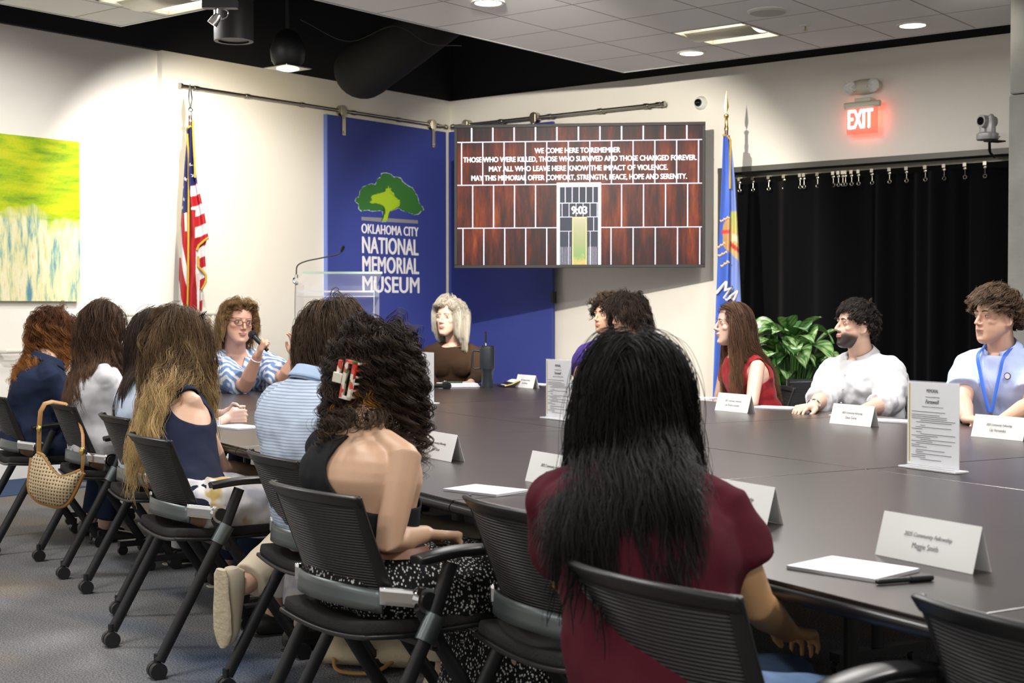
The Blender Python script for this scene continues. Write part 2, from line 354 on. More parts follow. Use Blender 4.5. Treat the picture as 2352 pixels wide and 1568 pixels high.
# ================================================================ WALL THINGS
LWp = Pl(RW(-9.5, 0), (SR, CR, 0)); BWp = Pl(RW(0, 10.9), (CR, -SR, 0))
def onL(px, py, off):
    p = Pl(RW(-9.5 + off, 0), (SR, CR, 0)); return p.uv(px, py)      # room Y, z
def onB(px, py, off):
    p = Pl(RW(0, 10.9 - off), (CR, -SR, 0)); return p.uv(px, py)     # room X, z
# painting
m_art = mat('abstract_painting', (.5, .6, .1), .45, bump=.25, bscale=40)
def art(m):
    tc = N(m, 'ShaderNodeTexCoord'); sp = N(m, 'ShaderNodeSeparateXYZ'); L(m, tc.outputs['Object'], sp.inputs[0])
    def noise(sc, s3, det=6):
        mp = N(m, 'ShaderNodeMapping'); mp.inputs['Scale'].default_value = s3; L(m, tc.outputs['Object'], mp.inputs[0])
        n = N(m, 'ShaderNodeTexNoise'); n.inputs['Scale'].default_value = sc; n.inputs['Detail'].default_value = det; n.inputs['Roughness'].default_value = .65; L(m, mp.outputs[0], n.inputs['Vector']); return n.outputs['Fac']
    top = ramp(m, noise(2.2, (1, 1, 5)), [(.33, (.12, .23, .01)), (.45, (.28, .42, .0)), (.55, (.44, .50, .002)), (.7, (.54, .52, .01))])
    low = ramp(m, noise(6, (3.0, 1, .55)), [(.33, (.10, .24, .30)), (.42, (.34, .46, .34)), (.49, (.66, .62, .32)), (.60, (.74, .70, .50)), (.72, (.66, .46, .18))])
    n3 = noise(3, (1, 1, 1), 4)
    a = N(m, 'ShaderNodeMath', operation='MULTIPLY'); a.inputs[1].default_value = .5; L(m, n3, a.inputs[0])
    a2 = N(m, 'ShaderNodeMath', operation='ADD'); L(m, sp.outputs[2], a2.inputs[0]); L(m, a.outputs[0], a2.inputs[1])
    a3 = N(m, 'ShaderNodeMath', operation='MULTIPLY'); a3.inputs[1].default_value = -.10; L(m, sp.outputs[0], a3.inputs[0])
    a4 = N(m, 'ShaderNodeMath', operation='SUBTRACT'); L(m, a2.outputs[0], a4.inputs[0]); L(m, a3.outputs[0], a4.inputs[1])
    mr = N(m, 'ShaderNodeMapRange'); mr.inputs[1].default_value = .79; mr.inputs[2].default_value = .90; L(m, a4.outputs[0], mr.inputs[0])
    x = N(m, 'ShaderNodeMix', data_type='RGBA'); L(m, mr.outputs[0], x.inputs[0]); L(m, low, x.inputs[6]); L(m, top, x.inputs[7]); L(m, x.outputs[2], bsdf(m).inputs['Base Color'])
art(m_art)
Y1, zt = onL(182, 326, .05); _, zb = onL(182, 692, .05)
t = thing('abstract_painting', 'large unframed canvas painted lime green over pale yellow on the left wall', 'painting', RW(-9.5, Y1, zb), WALL_L)
b = MB(); b.bb(-1.55, 0, -.052, -.012, 0, zt - zb); b.build('canvas', m_art, t, smooth=False)
b = MB(); b.bb(-1.53, -.02, -.012, -.001, .03, zt - zb - .03); b.build('stretcher', mat('raw_wood', (.3, .24, .17), .7), t, smooth=False)
# outlet
Yo, zo = onL(3, 950, .01)
t = thing('power_outlet', 'cream double power outlet low on the left wall', 'outlet', RW(-9.5, Yo, zo), WALL_L)
b = MB(); b.bb(-.04, .04, -.008, -.001, -.06, .06); b.build('cover_plate', mat('ivory_plastic', (.75, .72, .63), .4), t, smooth=False, bevel=.003)
b = MB()
for s in (-1, 1):
    b.bb(-.016, .016, -.012, -.007, s * .026 - .016, s * .026 + .016)
b.build('socket', mat('ivory_plastic'), t, smooth=False, bevel=.004)
b = MB()
for s in (-1, 1): b.bb(-.009, -.006, -.013, -.011, s * .026 - .004, s * .026 + .008); b.bb(.006, .009, -.013, -.011, s * .026 - .004, s * .026 + .008)
b.build('slot', m_blk, t, smooth=False)
# handrails on the left wall
m_rail = mat('cream_handrail_paint', (.74, .70, .60), .35)
def rail(pts, brackets, lab):
    p0 = RW(-9.5, pts[0][0], pts[0][1]); t = thing('wall_handrail', lab, 'handrail', p0, WALL_L, 'cream handrails on the left wall')
    y0, z0 = pts[0]
    b = MB(); b.tube([(0, -.012, 0), (0, -.10, 0)] + [(y - y0, -.11, z - z0) for y, z in pts] + [(pts[-1][0] - y0, -.012, pts[-1][1] - z0)], .020, 12); b.build('rail', m_rail, t)
    for y in brackets:
        b = MB(); b.tube(bez([(y - y0, -.004, -.10), (y - y0, -.07, -.09), (y - y0, -.11, -.02)], 8), .009, 8); b.build('bracket', m_rail, t)
ya, za = onL(12, 806, .11); yb, zb2 = onL(300, 790, .11)
rail([(ya, za), (yb, za)], [ya + .2, yb - .15], 'lower cream handrail beside the painting behind the woman in navy')
ya, za = onL(287, 721, .11); yb, zb2 = onL(497, 719, .11)
t = thing('wall_handrail', 'higher cream handrail with end post behind the woman in blue blouse', 'handrail', RW(-9.5, yb, 0), WALL_L, 'cream handrails on the left wall')
b = MB(); b.tube([(ya - yb, -.13, za), (0, -.13, za + .004)], .022, 12, dome=True); b.build('rail', m_rail, t)
for dy in (-.06, ya - yb + .1): 
    b = MB(); b.cyl((dy, -.13, .0), (dy, -.13, za), .018); b.build('post', m_rail, t)

# hanging rails for the banners
m_steel = mat('brushed_steel', (.42, .39, .34), .28, 1)
def hang_rail(wall, a, c, lab, hangers, joints, rz, base):
    t = thing('hanging_rail', lab, 'rail', base, rz, 'steel banner rails near the corner')
    b = MB(); b.cyl((a, -.08, 0), (c, -.08, 0), .017, seg=14); b.build('tube', m_steel, t)
    for q in (a, c):
        b = MB(); b.cyl((q - .012, -.08, 0), (q + .012, -.08, 0), .025); b.build('end_cap', m_steel, t)
    for q in joints:
        b = MB(); b.cyl((q, -.004, 0), (q, -.10, 0), .014, seg=12); b.cyl((q, -.012, 0), (q, -.002, 0), .028); b.cyl((q - .022, -.08, 0), (q + .022, -.08, 0), .023); b.build('wall_standoff', m_steel, t)
    for q in hangers:
        b = MB(); b.cyl((q, -.05, 0), (q, -.11, 0), .05); b.bb(q - .022, q + .022, -.118, -.108, -.23, .03); b.cyl((q, -.108, -.06), (q, -.128, -.06), .012); b.cyl((q, -.108, -.2), (q, -.128, -.2), .012); b.build('hanger', m_steel, t)
ya, za = onL(415, 200, .08); yb, _ = onL(1024, 291, .08); zr = 3.11
pj = [onL(x, y, .08)[0] for x, y in ((450, 207), (568, 225), (694, 243), (812, 262), (916, 276), (1008, 290))]
ph = [onL(x, y, .1)[0] for x, y in ((787, 262), (994, 292))]
hang_rail('L', 0, yb - ya, 'long steel banner rail on the left wall above the flag and blue banner', [q - ya for q in ph], [q - ya for q in pj], WALL_L, RW(-9.5, ya, zr))
xa, _ = onB(1040, 289, .08); xb, _ = onB(1525, 238, .08)
pj = [onB(x, y, .08)[0] for x, y in ((1150, 279), (1262, 267), (1378, 256), (1484, 244), (1512, 241))]
ph = [onB(x, y, .1)[0] for x, y in ((1070, 286), (1226, 271))]
hang_rail('B', 0, xb - xa, 'steel banner rail on the far wall above the screen', [q - xa for q in ph], [q - xa for q in pj], ROOM, RW(xa, 10.9, zr))
# blue banners
m_ban = mat('royal_blue_banner', (.035, .052, .27), .65, bump=.15, bscale=300, var=.03, vscale=3)
m_ban_e = mat('banner_edge', (.13, .19, .55), .6)
Y0, zt = onL(752, 262, .10); Y1, _ = onL(1025, 302, .10)
ban = thing('museum_banner', 'blue banner board with tree emblem and white museum lettering', 'banner', RW(-9.5, Y0, .2), WALL_L)
b = MB(); b.bb(0, Y1 - Y0, -.10, -.06, 0, zt - .2); b.build('board', m_ban, ban, smooth=False, bevel=.006)
b = MB(); b.bb(-.012, 0.0, -.10, -.06, 0, zt - .2); b.build('side_edge', m_ban_e, ban, smooth=False)
def bq(cx, cy, off=.102):
    y, z = onL(720 + cx * .30607, 240 + cy * .30612, off); return y - Y0, z - .2
m_let = mat('white_lettering', (.78, .76, .80), .5)
ms = []
for s, (xl, yl0, yl1), (xr, yr0, yr1) in [('OKLAHOMA CITY', (362, 893, 965), (787, 920, 987)), ('NATIONAL', (368, 990, 1113), (786, 1010, 1130)), ('MEMORIAL', (370, 1135, 1262), (790, 1152, 1268)), ('MUSEUM', (370, 1290, 1410), (793, 1290, 1410))]:
    ul, zl = bq(xl, yl1); ur, zr_ = bq(xr, yr1); _, zlt = bq(xl, yl0); _, zrt = bq(xr, yr0)
    z0 = (zl + zr_) / 2; h = ((zlt - zl) + (zrt - zr_)) / 2
    me = text_mesh(s, ul, ur, z0, h * 1.0, fat=.028, ext=.002, spacing=1.03); ms.append(me)
lt = link('lettering', join_meshes(ms), m_let, ban, (0, -.102, 0), smooth=False)
def outline(pts, off, jit=0, sub=4):
    out = []
    for i in range(len(pts)):
        a, c = pts[i], pts[(i + 1) % len(pts)]
        for k in range(sub):
            f = k / sub; out.append((a[0] + (c[0] - a[0]) * f + rnd.uniform(-jit, jit), a[1] + (c[1] - a[1]) * f + rnd.uniform(-jit, jit)))
    return [bq(x, y, off) for x, y in out]
def poly_mesh(name, pts, m, y, parent):
    bm = bmesh.new(); vs = [bm.verts.new((a, y, z)) for a, z in pts]; f = bm.faces.new(vs); bmesh.ops.triangulate(bm, faces=[f]); 
    me = bpy.data.meshes.new(name); bm.to_mesh(me); bm.free(); return link(name, me, m, parent, smooth=False)
can = [(315, 725), (325, 700), (345, 690), (350, 655), (375, 620), (410, 605), (435, 595), (465, 600), (480, 560), (505, 545), (510, 520), (545, 515), (580, 525), (600, 545), (650, 550), (670, 580), (700, 605), (740, 625), (760, 660), (780, 690), (790, 740), (815, 765), (825, 790), (800, 800), (790, 820), (750, 825), (720, 810), (660, 795), (640, 775), (600, 790), (572, 800), (556, 830), (548, 876), (512, 876), (532, 820), (535, 790), (500, 795), (450, 800), (400, 790), (360, 800), (340, 780), (345, 750)]
inn = [(420, 735), (440, 715), (430, 690), (470, 672), (520, 660), (545, 652), (540, 630), (552, 632), (560, 606), (568, 632), (582, 628), (580, 652), (598, 660), (610, 690), (645, 715), (648, 740), (640, 760), (610, 785), (580, 795), (562, 822), (547, 874), (516, 874), (536, 815), (541, 780), (510, 750), (470, 740), (440, 745)]
cx0 = sum(p[0] for p in can) / len(can); cy0 = sum(p[1] for p in can) / len(can)
halo = [(cx0 + (x - cx0) * 1.025, cy0 + (y - cy0) * 1.035) for x, y in can]
poly_mesh('emblem_halo', outline(halo, .101, 2), mat('pale_halo', (.38, .46, .62), .6), -.1008, ban)
poly_mesh('tree_canopy', outline(can, .101, 5), mat('emblem_dark_green', (.035, .155, .03), .6), -.1016, ban)
poly_mesh('inner_tree', outline(inn, .101, 5), mat('emblem_lime_green', (.36, .55, .02), .6), -.1024, ban)
poly_mesh('ground_bar', [bq(360, 842), bq(520, 850), bq(505, 880), bq(360, 868)], mat('emblem_grey', (.25, .24, .27), .6), -.1016, ban)
o = poly_mesh('ground_bar', [bq(555, 852), bq(785, 868), bq(785, 893), bq(548, 880)], mat('emblem_grey'), -.1016, ban)
X0, zt = onB(1030, 303, .10); X1, _ = onB(1269, 279, .10)
t = thing('blue_banner', 'plain blue banner board hanging on the far wall behind the screen', 'banner', RW(X0, 10.9, .2), ROOM)
b = MB(); b.bb(0, X1 - X0, -.10, -.06, 0, zt - .2); b.build('board', m_ban, t, smooth=False, bevel=.006)
b = MB(); b.bb(X1 - X0 - .012, X1 - X0 + .012, -.112, -.05, 1.13, 1.24); b.build('clamp', m_blk, t, smooth=False)

# ---------------------------------------------------------------- the screen
A0, A1 = P(1043, 455, 12.36), P(1620, 445, 12.14)
dirv = (A1 - A0); dirv.z = 0; W = dirv.length; TVp = Pl((A0.x, A0.y, 0), dirv)
z1 = TVp.uv(1330, 283)[1]; z0 = TVp.uv(1330, 615)[1]; Hh = z1 - z0
tv = thing('wall_screen', 'large flat screen showing a reddish gate with white lettering', 'screen', (A0.x, A0.y, z0), math.atan2(dirv.y, dirv.x))
m_bez = mat('black_bezel', (.014, .013, .013), .5, spec=.3)
b = MB(); bz = .028
b.bb(0, W, -.0, .05, 0, bz); b.bb(0, W, 0, .05, Hh - bz, Hh); b.bb(0, bz, 0, .05, bz, Hh - bz); b.bb(W - bz, W, 0, .05, bz, Hh - bz); b.build('bezel', m_bez, tv, smooth=False, bevel=.003)
b = MB(); b.bb(.01, W - .01, .05, .09, .01, Hh - .01); b.build('back_shell', m_blk, tv, smooth=False)
m_pic = mat('screen_picture', (.004, .004, .005), .4, spec=.12)
def pic(m):
    tc = N(m, 'ShaderNodeTexCoord'); mp = N(m, 'ShaderNodeMapping'); mp.inputs['Scale'].default_value = (6, 1, .9); L(m, tc.outputs['Object'], mp.inputs[0])
    n = N(m, 'ShaderNodeTexNoise'); n.inputs['Scale'].default_value = 1.5; n.inputs['Detail'].default_value = 7; n.inputs['Roughness'].default_value = .68; L(m, mp.outputs[0], n.inputs['Vector'])
    sp = N(m, 'ShaderNodeSeparateXYZ'); L(m, tc.outputs['Object'], sp.inputs[0])
    mr = N(m, 'ShaderNodeMapRange'); mr.inputs[1].default_value = Hh * .82; mr.inputs[2].default_value = Hh; mr.inputs[3].default_value = 0; mr.inputs[4].default_value = -.16; L(m, sp.outputs[2], mr.inputs[0])
    mb = N(m, 'ShaderNodeMapRange'); mb.inputs[1].default_value = 0; mb.inputs[2].default_value = Hh * .32; mb.inputs[3].default_value = -.09; mb.inputs[4].default_value = 0; L(m, sp.outputs[2], mb.inputs[0])
    a = N(m, 'ShaderNodeMath', operation='ADD'); L(m, n.outputs['Fac'], a.inputs[0]); L(m, mr.outputs[0], a.inputs[1])
    a2 = N(m, 'ShaderNodeMath', operation='ADD'); L(m, a.outputs[0], a2.inputs[0]); L(m, mb.outputs[0], a2.inputs[1])
    c = ramp(m, a2.outputs[0], [(.28, (.022, .014, .02)), (.42, (.075, .016, .014)), (.52, (.21, .03, .012)), (.62, (.40, .065, .012)), (.76, (.75, .20, .03))])
    L(m, c, bsdf(m).inputs['Emission Color']); bsdf(m).inputs['Emission Strength'].default_value = .62
pic(m_pic)
b = MB(); b.bb(bz, W - bz, .008, .012, bz, Hh - bz); b.build('display', m_pic, tv, smooth=False)
IW, IH = W - 2 * bz, Hh - 2 * bz
def sx(s): return bz + s * IW
def sz(t): return Hh - bz - t * IH
m_line = emis('screen_white_lines', (.93, .86, 1), 1.25); m_frame = emis('screen_white_frame', (1, .98, 1), 1.6); m_txt = emis('screen_white_text', (1, .96, .96), 1.3)
b = MB()
def vb(s, t0, t1, w=.0042, y=.006): b.bb(sx(s) - w * IW / 2, sx(s) + w * IW / 2, y - .001, y, sz(t1), sz(t0))
def hb(s0, s1, t, w=.0062, y=.0055): b.bb(sx(s0), sx(s1), y - .001, y, sz(t) - w * IH / 2, sz(t) + w * IH / 2)
hb(0, 1, .104); hb(0, .411, .417); hb(.5915, 1, .417); hb(0, .411, .731); hb(.5915, 1, .731)
for k in range(11): vb(.0594 + k * .0879, 0, .104, .0055)
for k in range(12): vb(.0176 + k * .088, .104, .417 if not 3 < k < 7 else .400)
for k in range(4): vb(.0636 + k * .0866, .417, .731); vb(.6752 + k * .0890, .417, .731)
for k in range(5): vb(.0232 + k * .0866, .731, 1); vb(.6325 + k * .0898, .731, 1)
b.build('line_pattern', m_line, tv, smooth=False)
b = MB(); y = .004
b.bb(sx(.411), sx(.423), y - .001, y, sz(1), sz(.405)); b.bb(sx(.580), sx(.5915), y - .001, y, sz(1), sz(.405)); b.bb(sx(.411), sx(.5915), y - .001, y, sz(.436), sz(.405))
b.build('gate_frame', m_frame, tv, smooth=False)
b = MB(); b.bb(sx(.423), sx(.580), .006, .007, sz(1), sz(.436)); b.build('gate_interior', emis('screen_dark_blue', (.02, .03, .06), 1), tv, smooth=False)
b = MB(); y = .003
hb(.423, .58, .553, .005, y); hb(.423, .475, .654, .004, y); hb(.534, .58, .654, .004, y); hb(.423, .472, .757, .003, y); hb(.537, .58, .757, .003, y)
for k in range(5): vb(.4455 + k * .0283, .436, .553, .003, y)
for k in range(6): vb(.4325 + k * .0286, .553, .652, .0022, y)
vb(.5617, .654, .757, .002, y); vb(.46, .757, 1, .002, y); vb(.548, .757, 1, .002, y)
for k in range(7): vb(.428 + k * .0065, .87, 1, .0008, y); vb(.54 + k * .0055, .87, 1, .0008, y)
b.build('inner_lines', m_line, tv, smooth=False)
m_gl = mat('screen_garden', (.01, .01, .01), .3)
def gl(m):
    tc = N(m, 'ShaderNodeTexCoord'); sp = N(m, 'ShaderNodeSeparateXYZ'); L(m, tc.outputs['Object'], sp.inputs[0])
    n = N(m, 'ShaderNodeTexNoise'); n.inputs['Scale'].default_value = 14; L(m, tc.outputs['Object'], n.inputs['Vector'])
    a = N(m, 'ShaderNodeMath', operation='MULTIPLY_ADD'); a.inputs[1].default_value = .22; L(m, n.outputs['Fac'], a.inputs[0]); L(m, sp.outputs[2], a.inputs[2])
    mr = N(m, 'ShaderNodeMapRange'); mr.inputs[1].default_value = .06; mr.inputs[2].default_value = .48; L(m, a.outputs[0], mr.inputs[0])
    c = ramp(m, mr.outputs[0], [(0, (.5, .20, .03)), (.22, (.6, .42, .06)), (.36, (.12, .30, .02)), (.6, (.20, .26, .02)), (1, (.22, .20, .03))])
    L(m, c, bsdf(m).inputs['Emission Color']); bsdf(m).inputs['Emission Strength'].default_value = 1
gl(m_gl)
b = MB(); b.bb(sx(.477), sx(.532), .002, .003, sz(1), sz(.66)); b.build('garden_view', m_gl, tv, smooth=False)
b = MB(); y = .001
for q in (.476, .532): b.bb(sx(q) - .004, sx(q) + .004, y - .001, y, sz(1), sz(.654))
b.bb(sx(.474), sx(.534), y - .001, y, sz(.662), sz(.654)); b.build('garden_frame', emis('screen_yellow', (1, .85, .35), 1), tv, smooth=False)
ms = []
for s, x0, x1, tc_, sp_ in [('We come here to remember', 790, 1542, .171, 1.5), ('those who were killed, those who survived and those changed forever.', 155, 2207, .232, 1.35), ('may all who leave here know the impact of violence.', 385, 1957, .300, 1.45), ('may this memorial offer comfort, strength, peace, hope and serenity.', 228, 2123, .366, 1.35)]:
    h = .037 * IH; zz = sz(tc_) - h / 2
    ms.append(text_mesh(s.upper(), sx((x0 - 100) / 2155), sx((x1 - 100) / 2155), zz, h, fat=.045, ext=.0002))
ms.append(text_mesh('9:03', sx(.472), sx(.534), sz(.632), .055 * IH, fat=.05, ext=.0002))
link('lettering', join_meshes(ms), m_txt, tv, (0, -.002, 0), smooth=False)
# its wall arm
qw = RW(-7.0, 10.9, 0); mid = (A0 + A1) / 2
iv = Matrix.Rotation(-math.atan2(dirv.y, dirv.x), 4, 'Z')
lp = iv @ (Vector((qw.x, qw.y, 0)) - Vector((A0.x, A0.y, 0)))
b = MB(); b.tube([(W / 2, .09, Hh / 2), (W / 2 + .3, .45, Hh / 2), (lp.x, lp.y, Hh / 2)], .03, 10); b.bb(W / 2 - .3, W / 2 + .3, .088, .12, Hh / 2 - .2, Hh / 2 + .2); b.build('mounting_arm', m_blk, tv)

# dome camera, exit sign, emergency light, ptz camera
X, z = onB(1607, 236, .03)
t = thing('dome_camera', 'small white dome security camera beside the screen top', 'security camera', RW(X, 10.9, z), ROOM)
Rm = Matrix.Rotation(PI / 2, 3, 'X')
b = MB(); b.lathe([(0, 0), (.062, 0), (.06, .02), (.045, .045), (.0, .045)], R=Rm); b.build('housing', m_whitemetal, t)
b = MB(); b.ell((-.006, -.045, 0), .036); b.build('dome', mat('black_gloss', (.006, .006, .007), .06), t)
X0, z = onB(1943, 243, .12); X1, _ = onB(2014, 240, .12); Xc = (X0 + X1) / 2; Wd = X1 - X0
ex = thing('exit_sign', 'glowing red and white exit sign above the black curtain', 'sign', RW(Xc, 10.9, z), ROOM)
b = MB(); b.tube([(-Wd / 2 - .02, -.10, 0), (Wd / 2 + .02, -.10, 0)], .027, 16, dome=False); b.bb(-.07, .07, -.10, -.002, .0, .055); b.build('housing', m_cream, ex, bevel=.004)
zb = onB(1978, 307, .12)[1] - z
m_glass_red = mat('edge_lit_panel', (1, .42, .36), .2, trans=.85, ior=1.1, emit=(1, .20, .14), estr=.22)
b = MB(); b.bb(-Wd / 2, Wd / 2, -.103, -.097, zb, -.02); b.build('acrylic_panel', m_glass_red, ex, smooth=False)
e0 = onB(1948, 298, .11); e1 = onB(2004, 252, .11)
link('lettering', text_mesh('EXIT', e0[0] - Xc, e1[0] - Xc, e0[1] - z + .005, .155, fat=.035, ext=.001), emis('exit_letters', (1, .93, .92), 2.2), ex, (0, -.108, 0), smooth=False)
lt_ = bpy.data.lights.new('exit_glow', 'AREA'); lt_.energy = .5; lt_.color = (1, .12, .06); lt_.size = .26; lt_.shape = 'RECTANGLE'; lt_.size_y = .16
lo = bpy.data.objects.new('exit_glow', lt_); COL.objects.link(lo); q = RW(Xc, 10.9 - .085, z - .11); lo.location = q; lo.rotation_euler = (-PI / 2, 0, ROOM + PI); lo.rotation_euler = (Matrix.Rotation(ROOM, 3, 'Z') @ Matrix.Rotation(PI / 2, 3, 'X')).to_euler()
X0, z = onB(1980, 198, .06)
em = thing('emergency_light', 'oval cream emergency light with two round lamps above the exit sign', 'emergency light', RW(X0, 10.9, z), ROOM)
Rt = Matrix.Rotation(0, 3, 'Y')
b = MB(); b.ell((0, -.03, 0), (.155, .045, .062), Rt, 28, 12); b.bb(-.1, .1, -.03, -.001, -.03, .03); b.build('housing', m_cream, em)
for s in (-1, 1):
    b = MB(); b.lathe([(0, 0), (.05, 0), (.054, .012), (.046, .012), (.044, .006), (0, .003)], (s * .10, -.062, -.004), R=Rm); b.build('lamp', mat('lamp_reflector', (.8, .8, .78), .2, .8, bump=.8, bscale=120), em)
Xp, zp = onB(2268, 318, .45); q = P(2268, 321, 10.45)
pt = thing('conference_camera', 'silver pan and tilt camera on a black wall bracket by the pillar', 'camera', q, math.radians(115))
m_sil = mat('silver_plastic', (.42, .41, .42), .32, .3)
b = MB(); b.lathe([(0, 0), (.076, 0), (.08, .006), (.08, .042), (.066, .052), (0, .052)], seg=36); b.build('base', m_sil, pt)
for s in (-1, 1):
    b = MB(); b.tube([(s * .036, 0, .05), (s * .038, 0, .13), (s * .036, 0, .165)], [.034, .032, .022], 18, dome=True); b.build('yoke_arm', m_sil, pt)
b = MB(); b.tube([(0, -.06, .135), (0, .065, .135)], [.042, .044], 24); b.build('camera_head', m_sil, pt)
b = MB(); b.cyl((0, .065, .135), (0, .072, .135), .03); b.build('lens', mat('black_gloss'), pt)
b = MB(); b.bb(-.04, .04, -.14, .0, -.012, -.002); b.tube(bez([(0, -.02, -.02), (.1, -.12, -.07), (.22, -.25, -.07), (.45, -.5, -.06)]), .010, 8); b.tube(bez([(0, -.12, .03), (.12, -.14, .0), (.2, -.2, -.05)]), .004, 6); b.build('bracket', m_blk, pt)

# ---------------------------------------------------------------- curtain with hooks
m_cur = mat('black_velvet_curtain', (.004, .004, .005), .95, spec=.05, sheen=.03, bump=.1, bscale=300)
t = thing('stage_curtain', 'full-height black curtain hung on hooks across the wide opening', 'curtain', RW(-6.2, 11.1, 0), ROOM)
def cf(u, v):
    x = 6.3 * u; k = 1 + .35 * math.sin(x * 1.7)
    y = .05 * math.sin(x * 17 * 1.0 + 2.2 * math.sin(x * 2.1)) * k * (.75 + .25 * (1 - v)) + .03 * math.sin(x * 5.3 + 1)
    if 1.3 < x < 2.1: y += .03 * math.sin(x * 40)
    return Vector((x - .06, y, .02 + 2.36 * v))
b = MB(); b.grid(cf, 420, 14); b.build('drape', m_cur, t, solid=.004)
b = MB(); b.bb(-.05, 6.4, -.03, .03, 2.425, 2.46); b.build('track', mat('track_aluminium', (.22, .21, .18), .35, .9), t, smooth=False)
hooks = [1704, 1735, 1771, 1806, 1843, 1852, 1883, 1919, 1931, 1941, 1947, 1961, 1977, 2008, 2048, 2087, 2130, 2173, 2221, 2267]
h0 = None
for k, px in enumerate(hooks):
    X, _ = onB(px, 380, -.2)
    if h0 is None:
        b = MB(); b.bb(-.014, .014, -.014, .014, -.03, .0); b.lathe([(.010, 0), (.014, .003), (.010, .006)], (0, 0, -.044), 10, Rm); b.cyl((0, 0, -.05), (0, 0, -.10), .0035, seg=6)
        rg = [Vector((.014 * math.cos(a), 0, -.114 + .014 * math.sin(a))) for a in np.linspace(0, 2 * PI, 13)]; b.tube(rg, .0045, 6, up=(0, 1, 0))
        h0 = b.build('hook', mat('nickel_hook', (.62, .58, .48), .25, 1), t, (X + 6.2, -.04, 2.43)); o = h0
    else:
        o = h0.copy(); COL.objects.link(o); o.location = (X + 6.2, -.04, 2.43)
# ================================================================ TABLES
TZ = .74
m_top = mat('dark_walnut_laminate', (.026, .019, .018), .30, spec=.45, bump=.04, bscale=160, var=.18, vscale=3)
m_edge = mat('dark_edge_band', (.012, .013, .014), .30, spec=.6)
m_leg = mat('black_powdercoat')
ns = [(1.77, 3.275), (3.281, 5.0)]; msm = [-.12, 1.66, 3.385, 5.13, 7.02, 8.72]
lbs = ['nearest the camera', 'second from the camera', 'third from the camera', 'fourth from the camera', 'farthest from the camera']
for i, (n0, n1) in enumerate(ns):
    for j in range(5):
        m0, m1 = msm[j] + .003, msm[j + 1] - .003; w_, l_ = n1 - n0, m1 - m0
        t = thing('conference_table', 'dark laminate table, %s in the row %s' % (lbs[j], 'by the mesh-back chairs' if i == 0 else 'by the far wall'), 'table', TW((n0 + n1) / 2, (m0 + m1) / 2), TB + PI / 2, 'dark tables pushed together')
        # local x along +n, local y along +m
        t.rotation_euler = (0, 0, math.radians(30))
        b = MB(); b.bb(-w_ / 2, w_ / 2, -l_ / 2, l_ / 2, TZ - .008, TZ); b.build('tabletop', m_top, t, smooth=False, bevel=.002)
        b = MB(); e = .001
        b.bb(-w_ / 2 - e, w_ / 2 + e, -l_ / 2, l_ / 2, TZ - .034, TZ - .008)
        if i == 0: b.tube([(-w_ / 2 + .002, -l_ / 2, TZ - .021), (-w_ / 2 + .002, l_ / 2, TZ - .021)], .014, 12)
        b.build('edge_band', m_edge, t)
        b = MB(); b.bb(-w_ / 2 + .12, w_ / 2 - .12, -.02, .02, TZ - .12, TZ - .034); b.build('underframe', m_leg, t, smooth=False)
        for s in (-1, 1):
            for q in (-1, 1):
                x, y = s * (w_ / 2 - .3), q * (l_ / 2 - .25)
                b = MB(); b.cyl((x, y, .06), (x, y, TZ - .034), .022); b.bb(x - .2, x + .2, y - .025, y + .025, .045, .075); b.build('leg', m_leg, t)
                for r in (-1, 1):
                    b = MB(); b.cyl((x + r * .18, y - .012, .025), (x + r * .18, y + .012, .025), .025); b.build('caster', m_leg, t)

# ================================================================ CHAIRS  (local: faces +Y, sits at the origin)
m_mesh = mat('black_ribbed_back', (.014, .014, .016), .5, spec=.5)
def ribs(m):
    tc = N(m, 'ShaderNodeTexCoord'); wv = N(m, 'ShaderNodeTexWave', bands_direction='Z'); wv.inputs['Scale'].default_value = 44; wv.inputs['Distortion'].default_value = .2; wv.inputs['Detail'].default_value = 0
    L(m, tc.outputs['Object'], wv.inputs['Vector']); bp = N(m, 'ShaderNodeBump'); bp.inputs['Strength'].default_value = .9; bp.inputs['Distance'].default_value = .006
    L(m, wv.outputs['Fac'], bp.inputs['Height']); L(m, bp.outputs[0], bsdf(m).inputs['Normal'])
    c = ramp(m, wv.outputs['Fac'], [(.3, (.004, .004, .005)), (.6, (.034, .034, .036))]); L(m, c, bsdf(m).inputs['Base Color'])
ribs(m_mesh)
m_fr = mat('black_plastic_frame', (.011, .011, .012), .38, spec=.4)
m_pad = mat('black_seat_fabric', (.018, .017, .017), .85, bump=.4, bscale=250, spec=.3, var=.15, vscale=20)
m_brk = mat('satin_grey_bracket', (.15, .175, .18), .38, .8)
m_chr = mat('chrome')
def backpt(u, v, off=0):
    hw = .185 + .03 * v + .012 * (1 - v) * (1 - v)
    x = u * hw; y = -.155 - .095 * v ** 1.25 - .0 + .05 * u * u + (.03 * (v - .5) ** 2) + off; z = .545 + .265 * v - .006 * u * u
    return Vector((x, y, z))
